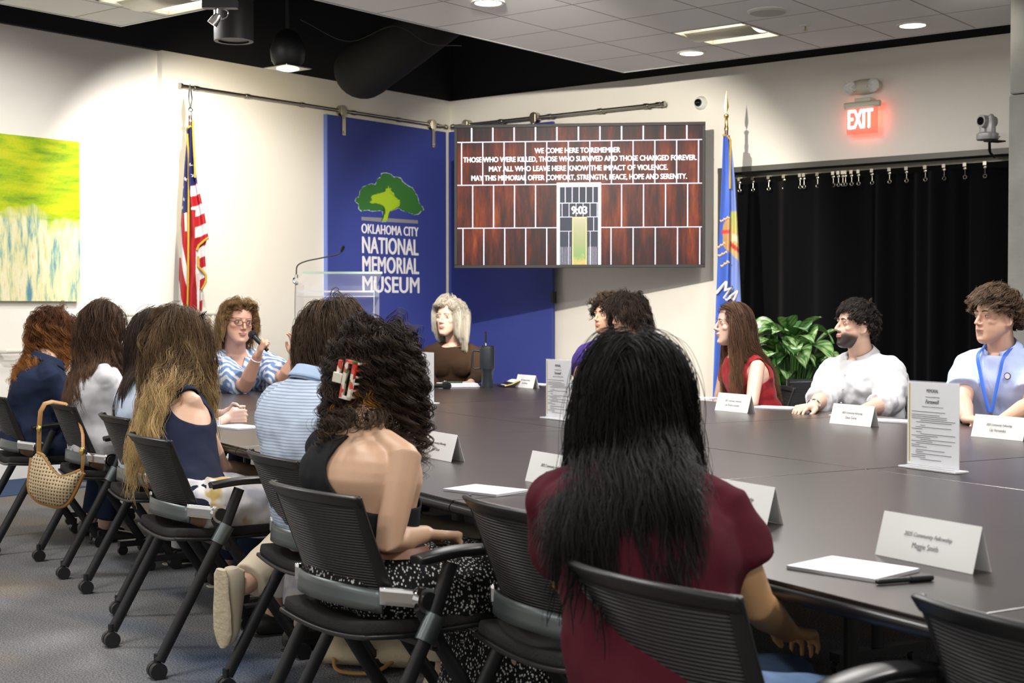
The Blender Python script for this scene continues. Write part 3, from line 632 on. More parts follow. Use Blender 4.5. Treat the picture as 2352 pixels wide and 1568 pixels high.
def make_chair():
    t = thing('mesh_back_chair', 'x', 'chair')
    b = MB(); b.grid(lambda u, v: backpt((2 * u - 1) * .93, .02 + v * .9), 24, 20); b.build('back_mesh', m_mesh, t, solid=.006)
    b = MB()
    b.grid(lambda u, v: backpt(2 * u - 1, .9 + .1 * v) + Vector((0, -.010 * v, 0)), 24, 3)
    for s in (-1, 1):
        b.grid(lambda u, v: backpt(s * (.9 + .1 * u), v) + Vector((0, .018 * u * (1.2 - v), 0)), 2, 16)
    o = b.build('back_frame', m_fr, t, solid=.013, bevel=.003)
    b = MB(); b.grid(lambda u, v: Vector(((2 * u - 1) * .205, -.178 + .055 * (2 * u - 1) ** 2 + .004 * v, .522 + .055 * v - .01 * (2 * u - 1) ** 2)), 20, 3); b.build('back_bracket', m_brk, t, solid=.008)
    for s in (-1, 1):
        b = MB(); b.grid(lambda u, v: Vector((s * (.203 + .045 * u), -.13 + .085 * u, .535 + .045 * v - .012 * u)), 6, 3); a = b.build('side_arm', m_chr, t, solid=.014, bevel=.003)
        b = MB(); b.cyl((s * .235, -.032, .543), (s * .272, -.032, .543), .031, seg=26); b.build('pivot_ring', m_chr, t)
        b = MB(); b.cyl((s * .262, -.032, .543), (s * .277, -.032, .543), .022, seg=22); b.build('pivot_cap', m_fr, t)
        # rear leg rising to the armrest, front leg crossing it
        b = MB(); b.tube([(s * .275, -.255, .06), (s * .272, -.03, .47), (s * .272, .035, .63)], .0165, 12, sq=(1.25, .8)); b.build('leg', m_leg, t)
        b = MB(); b.tube([(s * .255, -.045, .53), (s * .25, .02, .42), (s * .262, .26, .06)], .0165, 12, sq=(1.25, .8)); b.build('leg', m_leg, t)
        b = MB(); b.tube([(s * .272, -.045, .445), (s * .272, -.01, .505)], .0235, 12, sq=(1.2, .9)); b.build('collar', m_brk, t)
        b = MB(); b.grid(lambda u, v: Vector((s * (.272 + .032 * (2 * u - 1) * (1 - .25 * (2 * v - 1) ** 2)), -.07 + .27 * v, .648 + .012 * math.sin(PI * v) - .006 * (2 * u - 1) ** 2)), 6, 10); b.build('armrest', m_fr, t, solid=.022, bevel=.005)
        for yy in (-.262, .268):
            r = b = MB(); b.cyl((s * .27, yy, .03), (s * .27, yy, .085), .011, seg=10); b.tube([(s * .27 - .026, yy, .029), (s * .27 - .004, yy, .029)], .029, 18); b.tube([(s * .27 + .004, yy, .029), (s * .27 + .026, yy, .029)], .029, 18); b.build('caster', m_leg, t)
    def seat(u, v):
        x = (2 * u - 1) * (.225 - .02 * (2 * v - 1) ** 4); y = -.17 + .43 * v
        return Vector((x, y, .455 + .018 * (2 * u - 1) ** 2 + .03 * max(0, .3 - v) - .035 * max(0, v - .8) ** 1.2))
    b = MB(); b.grid(seat, 16, 18); b.build('seat', m_pad, t, solid=.035, bevel=.01)
    b = MB(); b.grid(lambda u, v: seat(u, v) * 1.0 + Vector(((2 * u - 1) * .008, -.008, -.020)), 14, 14); b.build('seat_shell', m_fr, t, solid=.012, bevel=.004)
    b = MB(); b.tube([(-.26, .0, .425), (.26, .0, .425)], .014, 10); b.tube([(-.262, -.03, .50), (-.262, .0, .43)], .012, 8); b.tube([(.262, -.03, .50), (.262, .0, .43)], .012, 8); b.build('crossbar', m_leg, t)
    return t
chair0 = make_chair()
CH = {}
def place_chair(key, backtop, heading, label, group='mesh-back chairs around the tables'):
    h = math.radians(heading); f = Vector((math.sin(h), math.cos(h), 0)); o = chair0 if not CH else copy_tree(chair0)
    p = Vector((backtop[0], backtop[1], 0)) + f * .25
    o.location = p; o.rotation_euler = (0, 0, -h); o['label'] = label; o['category'] = 'chair'; o['group'] = group
    CH[key] = (p, h); return o
def bt(px, py, z=.81): return PZ(px, py, z)
place_chair('C1', (-2.78, 7.47), 60, 'black mesh-back chair under the woman in the navy blazer, leftmost of the row')
place_chair('C2', bt(119, 924), 60, 'black mesh-back chair with the straw handbag hung on its back')
place_chair('C3', bt(236, 952), 60, 'black mesh-back chair just right of the straw handbag')
place_chair('C4', bt(310, 999), 58, 'black mesh-back chair under the woman with blonde streaked hair')
place_chair('C5', bt(590, 1042), 60, 'black mesh-back chair under the man in the striped light blue shirt')
place_chair('C6', bt(676, 1120), 52, 'black mesh-back chair under the woman in black top and speckled skirt')
place_chair('C7', bt(1124, 1157), 60, 'empty black mesh-back chair between the speckled skirt and the maroon shirt')
place_chair('C8', (.185, 2.34), 54, 'black mesh-back chair under the woman in the maroon shirt')
place_chair('C9', (.70, 2.02), 60, 'empty black mesh-back chair cut off at the lower right corner')
# chairs on the far side and at the far end (facing the table)
def far_chair(key, px, d, heading, label):
    q = P(px, 800, d); h = math.radians(heading); f = Vector((math.sin(h), math.cos(h), 0)); place_chair(key, (q.x - f.x * .25, q.y - f.y * .25), heading, label)
for key, px, d, hd, lb in [('F1', 562, 9.25, 150, 'black chair under the woman speaking in the blue patterned blouse'), ('F2', 815, 9.75, 160, 'black chair hidden behind the man in the striped shirt, at the table end'),
                          ('F3', 1030, 10.1, 165, 'black chair under the woman with the white bob'), ('F4', 1400, 9.55, 232, 'black chair under the man in the purple polo shirt'),
                          ('F5', 1470, 9.1, 238, 'black chair under the dark-haired man hidden behind the black-haired woman'), ('F6', 1712, 8.3, 240, 'black chair under the woman in the red sleeveless top'),
                          ('F7', 1975, 7.55, 236, 'black chair under the bearded man in the white shirt'), ('F8', 2310, 6.75, 232, 'black chair under the man with the blue lanyard')]:
    far_chair(key, px, d, hd, lb)
# dark chair standing empty behind the plant
far_chair('F9', 1872, 9.0, 200, 'empty black chair beside the leafy plant in front of the curtain')

# ================================================================ ON THE TABLE
m_card = mat('white_card_stock', (.80, .80, .79), .6)
m_ink = mat('printed_ink', (.05, .05, .055), .6); m_ink2 = mat('grey_ink', (.16, .16, .17), .6)
def card(pos, name, label, w=.262, h=.09, rz=0, script='2025 Community Fellowship'):
    """tent card; pos is its front right foot seen from the left row; runs along +m"""
    t = thing('place_card', label, 'place card', TW(pos[0], pos[1], TZ + .0005), math.radians(-60) + rz, 'white folded name cards on the tables')
    # local x along -m .. so the front face looks towards -n
    a = math.radians(16)
    b = MB(); g = h * math.tan(a); th = .0008
    b.add([(-w, 0, 0), (0, 0, 0), (0, g, h), (-w, g, h), (-w, 2 * g, 0), (0, 2 * g, 0)], [(0, 1, 2, 3), (3, 2, 5, 4)]); b.build('folded_card', m_card, t, smooth=False, solid=.0012)
    M = Matrix.Rotation(-a, 3, 'X')
    ms = [text_mesh(script, -w * .74, -w * .25, h * .58, h * .10, bold=-.012, shear=.35, ext=.0003), text_mesh(name, -w * (.5 + .011 * len(name)), -w * (.5 - .011 * len(name)), h * .32, h * .135, bold=-.014, ext=.0003)]
    me = join_meshes(ms); warp(me, lambda c: M @ c + Vector((0, -.0014, 0))); link('printed_name', me, m_ink2, t, smooth=False)
    return t
card((4.79, 8.02), 'Alex Robinson', 'small white name card right of the black tumbler', .24, .085)
card((4.80, 7.44), 'Andre', 'white name card behind the middle flyer holder, before the purple shirt')
card((4.56, 5.54), 'Luis Rivera-Gonzalez', 'white name card in front of the woman in red')
card((4.48, 4.60), 'Davis Currie', 'white name card in front of the bearded man in white')
card((4.51, 3.80), 'Lily Hernandez', 'white name card cut off at the right edge, before the lanyard man')
card((2.21, 4.24), 'Jake Olson', 'white name card beside the hand holding a pen')
card((2.16, 3.40), 'Grace Lee', 'white name card mostly hidden behind the left of the black hair')
card((2.20, 2.60), 'Brandon Shaffer', 'white name card just right of the maroon shoulder')
card((2.14, 1.92), 'Maggie Smith', 'nearest white name card, beside the notepad and black pen')
def holder(pos, label, flip=False, w=.222, h=.285, rz=0):
    t = thing('flyer_holder', label, 'sign holder', TW(pos[0], pos[1], TZ + .0005), math.radians(-60) + rz, 'clear acrylic flyer holders along the table centre')
    m_ac = mat('clear_acrylic', (.85, .88, .95), .05, alpha=.10)
    b = MB(); b.bb(-.012, w + .012, -.03, .03, 0, .007); b.build('base', mat('frosted_acrylic_edge', (.8, .8, .82), .2, trans=.3, ior=1.3), t, smooth=False, bevel=.002)
    b = MB(); b.bb(0, w, -.003, -.0015, .007, h); b.bb(0, w, .0015, .003, .007, h); b.build('acrylic_sleeve', m_ac, t, smooth=False)
    b = MB(); b.bb(.002, w - .002, -.001, .001, .012, h - .004); b.build('flyer', mat('white_flyer_paper', (.84, .85, .87), .5), t, smooth=False)
    b = MB(); b.bb(.008, .014, -.0016, -.001, .02, h - .01); b.build('gold_stripe', mat('gold_print', (.62, .45, .10), .5), t, smooth=False)
    cx = w / 2
    ms = [text_mesh('MEMORIAL', cx - .025, cx + .025, h - .036, .011, .0, 0, .0002), text_mesh('Farewell', cx - .030, cx + .028, h - .072, .013, .004, .3, .0002), text_mesh('Community Fellowship Program', cx - .03, cx + .03, h - .052, .003, 0, 0, .0002), text_mesh('Oklahoma City National Memorial', cx - .045, cx + .045, h - .084, .003, 0, 0, .0002)]
    me = join_meshes(ms); link('heading', me, m_ink, t, (0, -.0035, 0), smooth=False)
    b = MB(); r2 = random.Random(5); z = h - .10
    while z > .03:
        x = .022 + (.02 if r2.random() < .6 else 0) + (.018 if r2.random() < .35 else 0); l = r2.uniform(.02, .15) if r2.random() > .3 else .15
        b.bb(x, min(x + l, w - .015), -.0036, -.0034, z, z + .0016); z -= r2.choice((.006, .006, .010))
    b.build('text_lines', m_ink2, t, smooth=False)
    return t
holder((3.52, 7.18), 'clear flyer holder standing behind the curly-haired woman')
holder((3.52, 5.77), 'clear flyer holder in the table centre, left of the black-haired woman')
holder((3.44, 3.365), 'clear flyer holder nearest the camera at the right')
m_note = mat('white_notepad', (.83, .83, .86), .6); m_under = mat('notepad_edge', (.62, .62, .66), .7)
def notepad(n, m, label, w=.14, l=.216, rz=0):
    t = thing('notepad', label, 'notepad', TW(n, m, TZ + .0005), math.radians(30) + rz, 'white notepads on the tables')
    b = MB(); b.bb(-w / 2, w / 2, -l / 2, l / 2, 0, .006); b.build('paper_block', m_under, t, smooth=False)
    b = MB(); b.bb(-w / 2, w / 2, -l / 2, l / 2, .006, .0068); b.build('top_sheet', m_note, t, smooth=False)
    link('heading', warp(text_mesh('MEMORIAL MUSEUM', -.04, .04, .0, .005, 0, 0, .0002), lambda c: Vector((-c.z + w / 2 - .02, c.x, .007))), m_ink2, t, smooth=False)
notepad(1.97, 2.07, 'white notepad nearest the camera beside the black pen', .16, .2, math.radians(14))
notepad(1.935, 3.50, 'white notepad on the table edge before the empty chair', .14, .2, math.radians(20))
q = PZ(1783, 937, TZ); 
def nm(q): return q.x * .866 + q.y * .5, -q.x * .5 + q.y * .866
notepad(*nm(PZ(1783, 937, TZ)), 'white notepad to the right of the red woman\'s name card', .14, .216, .5)
notepad(*nm(PZ(2050, 968, TZ)), 'white notepad right of the bearded man\'s name card', .14, .216, .4)
notepad(*nm(PZ(1605, 915, TZ)), 'white notepad left of the woman in red, partly behind black hair', .14, .216, .4)
notepad(*nm(PZ(1243, 884, TZ)), 'white notepad behind the middle flyer holder near the small card', .14, .2, .2)
notepad(*nm(PZ(548, 982, TZ)), 'white notepad under the pale clasped hands', .14, .216, .2)
notepad(1.93, 4.66, 'white notepad half hidden by the striped shirt', .14, .2, 0)
# pen
def pen(a, c, label, z=TZ + .006, name='ballpoint_pen'):
    a, c = Vector(a), Vector(c); m_ = (a + c) / 2; t = thing(name, label, 'pen', a); d = c - a; l = d.length; R = d.to_track_quat('Y', 'Z').to_matrix()
    f = lambda x: R @ Vector((0, x * l, 0))
    b = MB(); b.tube([f(.0), f(.05), f(.6)], [.003, .0055, .0055], 12); b.build('barrel', m_fr, t)
    b = MB(); b.tube([f(.6), f(.95), f(1)], [.0065, .0065, .005], 12); b.build('cap', mat('black_satin'), t)
    return t
pen(PZ(2012, 1336, TZ + .006), PZ(2142, 1326, TZ + .006), 'black pen lying beside the nearest notepad')
# tumbler
q = TW(4.60, 8.30, TZ)
t = thing('travel_tumbler', 'tall black tumbler with handle and straw before the white-bobbed woman', 'tumbler', q, 0)
m_tb = mat('matte_black_steel', (.02, .024, .03), .42)
b = MB(); b.lathe([(.0, 0), (.036, 0), (.038, .01), (.038, .105), (.047, .12), (.050, .13), (.051, .265), (.049, .275), (0, .272)], seg=36); b.build('cup', m_tb, t)
b = MB(); b.tube([(-.045, 0, .245), (-.09, 0, .248), (-.10, 0, .235), (-.10, 0, .14), (-.085, 0, .125), (-.045, 0, .13)], .008, 10, up=(0, 1, 0)); b.build('handle', m_tb, t)
b = MB(); b.lathe([(0, .272), (.046, .272), (.046, .28), (0, .282)], seg=30); b.build('lid', m_fr, t)
b = MB(); b.tube([(-.008, 0, .27), (-.01, 0, .30)], .0035, 8); b.build('straw', mat('clear_straw', (.7, .7, .72), .2), t)
b = MB(); b.tube([(-.01, 0, .30), (-.011, 0, .375)], .0065, 10); b.build('straw_cap', m_fr, t)
# microphones
m_grille = mat('mic_grille', (.03, .03, .033), .4, .6, bump=1, bscale=900)
def mic(a, c, label):
    a, c = Vector(a), Vector(c); d = c - a; l = d.length; R = d.to_track_quat('Z', 'Y').to_matrix(); t = thing('handheld_microphone', label, 'microphone', a)
    f = lambda r, x: (r, x * l)
    b = MB(); b.lathe([(.0, 0), (.011, 0), (.012, .01), (.012, .03), (.0135, .05), (.0155, .72 * l), (.017, .76 * l), (0, .76 * l)], R=R); b.build('body', m_fr, t)
    b = MB(); b.ell(R @ Vector((0, 0, l * .88)), (.026, .026, .028), R, 20, 14); b.lathe([(.018, .75 * l), (.025, .78 * l), (.026, .84 * l)], R=R); b.build('grille', m_grille, t)
    return t
mic(PZ(975, 884, TZ + .016) , PZ(1035, 886, TZ + .02), 'black microphone lying on the table left of the papers')
# notebook, phone, open folder
t = thing('notebook', 'white spiral notebook stack in front of the white-bobbed woman', 'notebook', TW(4.48, 8.50, TZ), math.radians(10))
for k in range(3):
    b = MB(); b.bb(-.14 + .004 * k, .14 - .006 * k, -.1, .1, .001 + .008 * k, .008 + .008 * k); b.build('page_block', m_note, t, smooth=False, bevel=.002)
q = TW(4.46, 8.52, TZ + .026)
t = thing('mobile_phone', 'dark green phone lying on the white notebook', 'phone', q, math.radians(8))
b = MB(); b.bb(-.08, .06, -.035, .035, 0, .009); b.build('case', mat('dark_green_case', (.02, .045, .025), .35), t, bevel=.004)
b = MB(); b.bb(-.075, -.045, -.025, .005, .009, .012); b.build('camera_bump', m_chr, t, bevel=.002)
t = thing('open_folder', 'open black folder with gold edge right of the tumbler', 'folder', TW(4.74, 8.32, TZ), math.radians(15))
b = MB(); b.grid(lambda u, v: Vector((-.02 + .26 * u, -.1 + .2 * v, .006 + .035 * math.sin(PI * min(1, u * 1.3)) ** 2)), 14, 4); b.build('cover', m_fr, t, solid=.004)
b = MB(); b.grid(lambda u, v: Vector((.0 + .22 * u, -.09 + .18 * v, .012 + .036 * math.sin(PI * min(1, u * 1.3)) ** 2)), 14, 4); b.build('paper', m_note, t, solid=.003)
b = MB(); b.tube([(-.02, -.1, .01), (.03, -.102, .022), (.08, -.102, .044)], .004, 6); b.build('gold_edge', mat('gold_print'), t)

# ================================================================ LECTERN
q = P(780, 800, 10.9)
lec = thing('acrylic_lectern', 'clear acrylic lectern standing before the blue museum banner', 'lectern', (q.x, q.y, .12), math.radians(0))
m_ac = mat('clear_acrylic'); zt = 1.50 + .05; k = 10.9 / F_PX
def lx(px): return (px - 780) * k
def lz(py): return 1.25 + (715 - py) * k - .12
m_ae = mat('acrylic_bright_edge', (.62, .80, .68), .15, spec=.8, emit=None, trans=.35, ior=1.3)
b = MB(); b.box((0, -.0, lz(640)), (.62, .42, .012), Matrix.Rotation(math.radians(14), 3, 'X')); b.build('reading_top', m_ac, lec, smooth=False)
b = MB(); b.box((0, .205, lz(640) + .052), (.625, .012, .016), Matrix.Rotation(math.radians(14), 3, 'X')); b.build('top_edge', m_ae, lec, smooth=False)
b = MB(); b.bb(lx(690), lx(866), -.17, .17, lz(682), lz(680)); b.bb(lx(690), lx(866), -.19, -.185, lz(672), lz(668)); b.build('shelf', mat('frosted_acrylic_edge'), lec, smooth=False)
for x0, x1 in ((lx(689), lx(689) + .006), (lx(866) - .006, lx(866))):
    b = MB(); b.bb(x0, x1, -.19, .19, 0, lz(650)); b.build('side_panel', m_ac, lec, smooth=False)
    b = MB(); b.bb(x0, x0 + .004, -.194, -.19, 0, lz(645)); b.build('side_edge', mat('acrylic_grey_edge', (.55, .55, .56), .3), lec, smooth=False)
b = MB(); b.bb(lx(690), lx(866), .185, .19, 0, lz(655)); b.build('front_panel', m_ac, lec, smooth=False)
gm = thing('gooseneck_microphone', 'thin gooseneck microphone clamped to the left of the clear lectern', 'microphone', (q.x + lx(690), q.y - .2, .12 + lz(640)), 0)
def gx(px, py): return ((px - 690) * k, 0, (640 - py) * k)
b = MB(); b.tube(bez([gx(690, 632), gx(693, 612), gx(712, 602), gx(745, 595), (*gx(782, 587)[:2], gx(782, 587)[2]), gx(792, 580)], 30), .005, 8); b.build('gooseneck', m_blk, gm)
b = MB(); b.tube([gx(792, 580), gx(796, 571)], [.010, .014], 12, dome=True); b.build('capsule', m_grille, gm)
b = MB(); b.tube([gx(690, 632), gx(690, 640)], .014, 12); b.tube(bez([gx(690, 636), gx(684, 642), gx(685, 650), gx(692, 652)], 10), .008, 8); b.tube([gx(688, 652), gx(694, 652)], .012, 10); b.build('clamp', mat('chrome'), gm)
b = MB(); b.tube(bez([gx(688, 652), gx(687, 720), gx(689, 790), gx(688, 830)], 10), .0025, 6); b.build('cable', m_blk, gm)

# ================================================================ FLAGS
def flag_cloth(name, parent, org, kx, y_rows, left, right, colfn, folds, mtl, amp=.05, nx=110, ny=170):
    """cloth hanging in folds; colour holds its printed layout and, on the state flag, painted light"""
    def itp(tab, y):
        for (a, b_), (c, d) in zip(tab, tab[1:]):
            if y <= c: return b_ + (d - b_) * (y - a) / (c - a)
        return tab[-1][1]
    y0, y1 = y_rows; vs = []; cols = []; fs = []
    for j in range(ny + 1):
        y = y0 + (y1 - y0) * j / ny; l, r = itp(left, y), itp(right, y)
        for i in range(nx + 1):
            s = i / nx; x = l + (r - l) * s; dep = amp * (.25 + .75 * j / ny) * math.sin(2 * PI * folds * s + .8 + .5 * math.sin(3 * j / ny)) + .01 * math.sin(17 * s + 9 * j / ny)
            # rounded outer edges
            dep += .09 * (2 * s - 1) ** 2 * (.3 + .7 * j / ny)
            vs.append(((x - org[0]) * kx, dep, (org[1] - y) * kx)); cols.append(colfn(x, y, s))
    for j in range(ny):
        for i in range(nx): fs.append((j * (nx + 1) + i, (j + 1) * (nx + 1) + i, (j + 1) * (nx + 1) + i + 1, j * (nx + 1) + i + 1))
    me = bpy.data.meshes.new(name); me.from_pydata(vs, [], fs); ca = me.color_attributes.new('Col', 'FLOAT_COLOR', 'POINT')
    ca.data.foreach_set('color', np.array([(*c, 1) for c in cols], dtype=np.float32).ravel())
    o = link(name, me, mtl, parent); q = o.modifiers.new('s', 'SOLIDIFY'); q.thickness = .004; q.offset = 0
    def depth(X, Z):
        x = X / kx + org[0]; y = org[1] - Z / kx; l, r = itp(left, y), itp(right, y); s = min(1, max(0, (x - l) / (r - l))); f = (y - y0) / (y1 - y0)
        return amp * (.25 + .75 * f) * math.sin(2 * PI * folds * s + .8 + .5 * math.sin(3 * f)) + .01 * math.sin(17 * s + 9 * f) + .09 * (2 * s - 1) ** 2 * (.3 + .7 * f) - .006
    return depth
m_flag = mat('satin_flag_cloth', (1, 1, 1), .6, attr='Col', spec=.25, bump=.15, bscale=30)
m_gold = mat('gold_fringe', (.50, .31, .03), .6, bump=.8, bscale=200)
def star(mb, x, z, r, y):
    pts = [(x + (r if k % 2 == 0 else r * .42) * math.sin(k * PI / 5 + .1), z + (r if k % 2 == 0 else r * .42) * math.cos(k * PI / 5 + .1)) for k in range(10)]
    mb.add([(a, y, c) for a, c in pts] + [(x, y - .001, z)], [(k, (k + 1) % 10, 10) for k in range(10)])
# US flag: crop units -> px 340+.3316x, 200+.3316y
d1 = 11.35; q = P(437, 700, d1); k1 = d1 / F_PX * .3318
fl = thing('american_flag', 'American flag with gold fringe hanging from its pole by the left wall', 'flag', (q.x, q.y, .12), 0)
ox = (437 - 340) / .3316; oy = 200; zpole = 1.25 + (715 - 200) * d1 / F_PX - .12
def F(x, y): return (x - ox) * k1, zpole - y * k1
def uscol(x, y, s):
    RED, WHT, BLU = (.30, .010, .015), (.50, .47, .47), (.015, .017, .085)
    if x < 270 or (x < 283 and y < 500):
        if y < 875 - (x - 220) * .1: return BLU
        g = x - 270 + (y - 875) * .105
        if x > 268 - (1500 - y) * .02 and y < 1000: return WHT
        if x < 205 + (y - 1180) * .18 + 22 and y > 1180: return RED if y < 1330 + (x - 200) * 4 else WHT
        lo = 205 + (y - 960) * .17
        if lo - 34 < x < lo + 14 and y > 960: return WHT
        return RED
    if x < 302 and y < 850: return BLU
    if x < 330:
        return RED if y > 850 else BLU if y < 665 + (x - 300) * -.5 else _st(x, y)
    if x < 350 and y > 1130: return (.60, .54, .50) if y > 1230 else WHT
    if y < 670 - (x - 300) * .7: return BLU
    return _st(x, y)
def _st(x, y):
    RED, WHT, BLU = (.30, .010, .015), (.50, .47, .47), (.015, .017, .085)
    if y < 690 - (x - 300) * .7: return BLU
    w_ = y + .45 * (x - 300) - 690
    return WHT if int(w_ // 74) % 2 == 0 else RED
left = [(275, 270), (400, 262), (550, 245), (700, 235), (870, 222), (1000, 214), (1200, 204), (1400, 198), (1700, 190), (2400, 185)]
right = [(275, 318), (400, 325), (600, 333), (660, 341), (760, 362), (880, 388), (1040, 412), (1060, 400), (1110, 386), (1290, 396), (1400, 372), (1530, 368), (2400, 375)]
dep1 = flag_cloth('flag_cloth', fl, (ox, zpole / k1), k1, (280, 2350), left, right, uscol, 2.6, m_flag, .045, 170, 480)
b = MB(); c = F(ox, 0)
b.cyl((0, .03, 0), (0, .03, F(0, 200)[1]), .014); b.build('pole', mat('dark_wood_pole', (.10, .03, .015), .35), fl)
b = MB(); b.lathe([(0, 0), (.017, 0), (.017, .02), (.012, .03), (.011, .075), (.022, .085), (.022, .10), (.008, .115), (.016, .15), (.02, .19), (.012, .25), (.003, .30), (0, .30)], (0, .03, F(0, 240)[1] )); b.build('finial', mat('silver_finial', (.75, .74, .70), .2, 1), fl)
b = MB(); b.lathe([(0, 0), (.16, 0), (.16, .02), (.05, .05), (.02, .09), (0, .09)], (0, .03, 0)); b.build('base', mat('brass'), fl)
b = MB()
def fr(pts, y, r=.007):
    b.tube([(F(x, yy)[0], dep1(*F(x, yy)) - .008, F(x, yy)[1]) for x, yy in pts], r, 8, sq=(1, 1))
fr([(305, 275), (285, 285), (273, 310), (282, 340), (284, 500), (284, 700), (281, 900), (280, 1100), (277, 1300), (270, 1510), (268, 1700)], -.085, .009)
fr([(318, 235), (316, 280), (320, 400), (328, 520), (331, 630)], .03, .008)
fr([(416, 1042), (390, 1062), (350, 1095), (338, 1130)], .05, .010); fr([(346, 1170), (345, 1240), (375, 1270), (398, 1300), (397, 1350), (368, 1400)], .035, .009)
b.build('gold_fringe', m_gold, fl)
b = MB()
for x, y in ((255, 545), (300, 545), (262, 640), (317, 612), (243, 690), (252, 778), (236, 832), (241, 636)):
    c = F(x, y); b = MB(); star(b, c[0], c[1], .020 if x != 241 else .008, 0); b.v = [(vx, dep1(vx, vz) - .002, vz) for vx, vy, vz in b.v]; b.build('star', mat('flag_white', (.62, .60, .60), .6), fl, smooth=False)
# Oklahoma flag: crop units -> px 1620+.4659x, 230+.4656y
d2 = 11.6; q = P(1668, 700, d2); k2 = d2 / F_PX * .4657
f2 = thing('state_flag', 'sky blue state flag with gold fringe standing before the black curtain', 'flag', (q.x, q.y, 0), 0)
ox2 = (1668 - 1620) / .4659; zp2 = 1.25 + (715 - 230) * d2 / F_PX
def G(x, y): return (x - ox2) * k2, zp2 - y * k2
def okcol(x, y, s):
    B_ = (.055, .12, .50); TAN = (.50, .36, .16); BR = (.30, .13, .06); CR_ = (.66, .58, .40)
    if x > 118: B_ = (.17, .23, .52)  # same blue cloth; light on the right part is painted in as a lighter tone
    if x > 122 and 545 < y < 800 and (x - 118) < 48:
        if y < 620 + (x - 120): return (.42, .42, .14)
        if 690 < y - (x - 120) * .9 < 715: return (.45, .05, .04)
        if 655 < y + (x - 120) * -.3 < 690 and x > 135: return CR_
        return TAN if y < 790 - (160 - x) * 1.2 else B_
    if x <= 120 and ((x - 122) / 40) ** 2 + ((y - 665) / 85) ** 2 < 1:
        if 640 < y - (110 - x) * .1 < 655: return (.50, .05, .06)
        return (.42, .24, .10) if x > 88 else B_
    return B_
dep2 = flag_cloth('flag_cloth', f2, (ox2, zp2 / k2), k2, (175, 1650), [(175, 90), (400, 84), (600, 76), (800, 67), (1000, 60), (1650, 45)], [(175, 118), (260, 130), (400, 146), (600, 160), (800, 171), (1000, 179), (1650, 200)], okcol, 1.6, m_flag, .05, 90, 160)
b = MB(); b.cyl((0, .02, 0), (0, .02, G(0, 150)[1]), .015); b.build('pole', mat('dark_wood_pole'), f2)
b = MB(); b.lathe([(0, 0), (.018, 0), (.018, .02), (.014, .03), (.013, .10), (.02, .11), (.02, .125), (.006, .135)], (0, .02, G(0, 150)[1])); b.add([(x, .02 + y, z + G(0, 150)[1] + .13) for x, y, z in ((0, -.004, 0), (.018, 0, .06), (0, -.004, .2), (-.018, 0, .06), (0, .004, 0), (0, .006, .06), (0, -.006, .06))], [(0, 1, 6), (1, 2, 6), (2, 3, 6), (3, 0, 6), (0, 5, 1), (1, 5, 2), (2, 5, 3), (3, 5, 0)]); b.build('finial', mat('gold_metal', (.75, .55, .18), .2, 1), f2)
b = MB(); b.tube([(G(x, y)[0], dep2(*G(x, y)) - .006, G(x, y)[1]) for x, y in ((88, 172), (105, 180), (121, 200), (120, 300), (118, 440))], .009, 8); b.build('gold_fringe', m_gold, f2)
b = MB(); b.lathe([(0, 0), (.16, 0), (.16, .02), (.05, .05), (.02, .09), (0, .09)], (0, .02, 0)); b.build('base', mat('brass'), f2)
for (x, y, a) in ((96, 588, .5), (82, 715, .6), (88, 758, .5), (96, 808, .7)):
    b = MB()
    for k in range(5):
        cx_, cz_ = G(x + (k - 2) * 8 * math.cos(a), y - (k - 2) * 8 * math.sin(a)); b.ell((cx_, dep2(cx_, cz_), cz_), (.016, .004, .009), Matrix.Rotation(-a, 3, 'Y') if k % 2 else Matrix.Rotation(a, 3, 'Y'), 8, 6)
    b.build('leaf_emblem', mat('tan_print', (.52, .34, .18), .5), f2)
me = text_mesh('MA', 0, .17, 0, .125, 0, 0, .0004, fat=.04); Rr = Matrix.Rotation(math.radians(38), 3, 'Y'); c0 = G(62, 950)
def onf(c):
    q = Rr @ Vector((c.x, 0, c.z)); X, Z = q.x + c0[0] - .015, q.z + c0[1]; return Vector((X, min(dep2(X - .03, Z), dep2(X, Z), dep2(X + .03, Z)) - .003 + c.y, Z))
link('lettering', warp(me, onf), mat('flag_white'), f2, smooth=False)

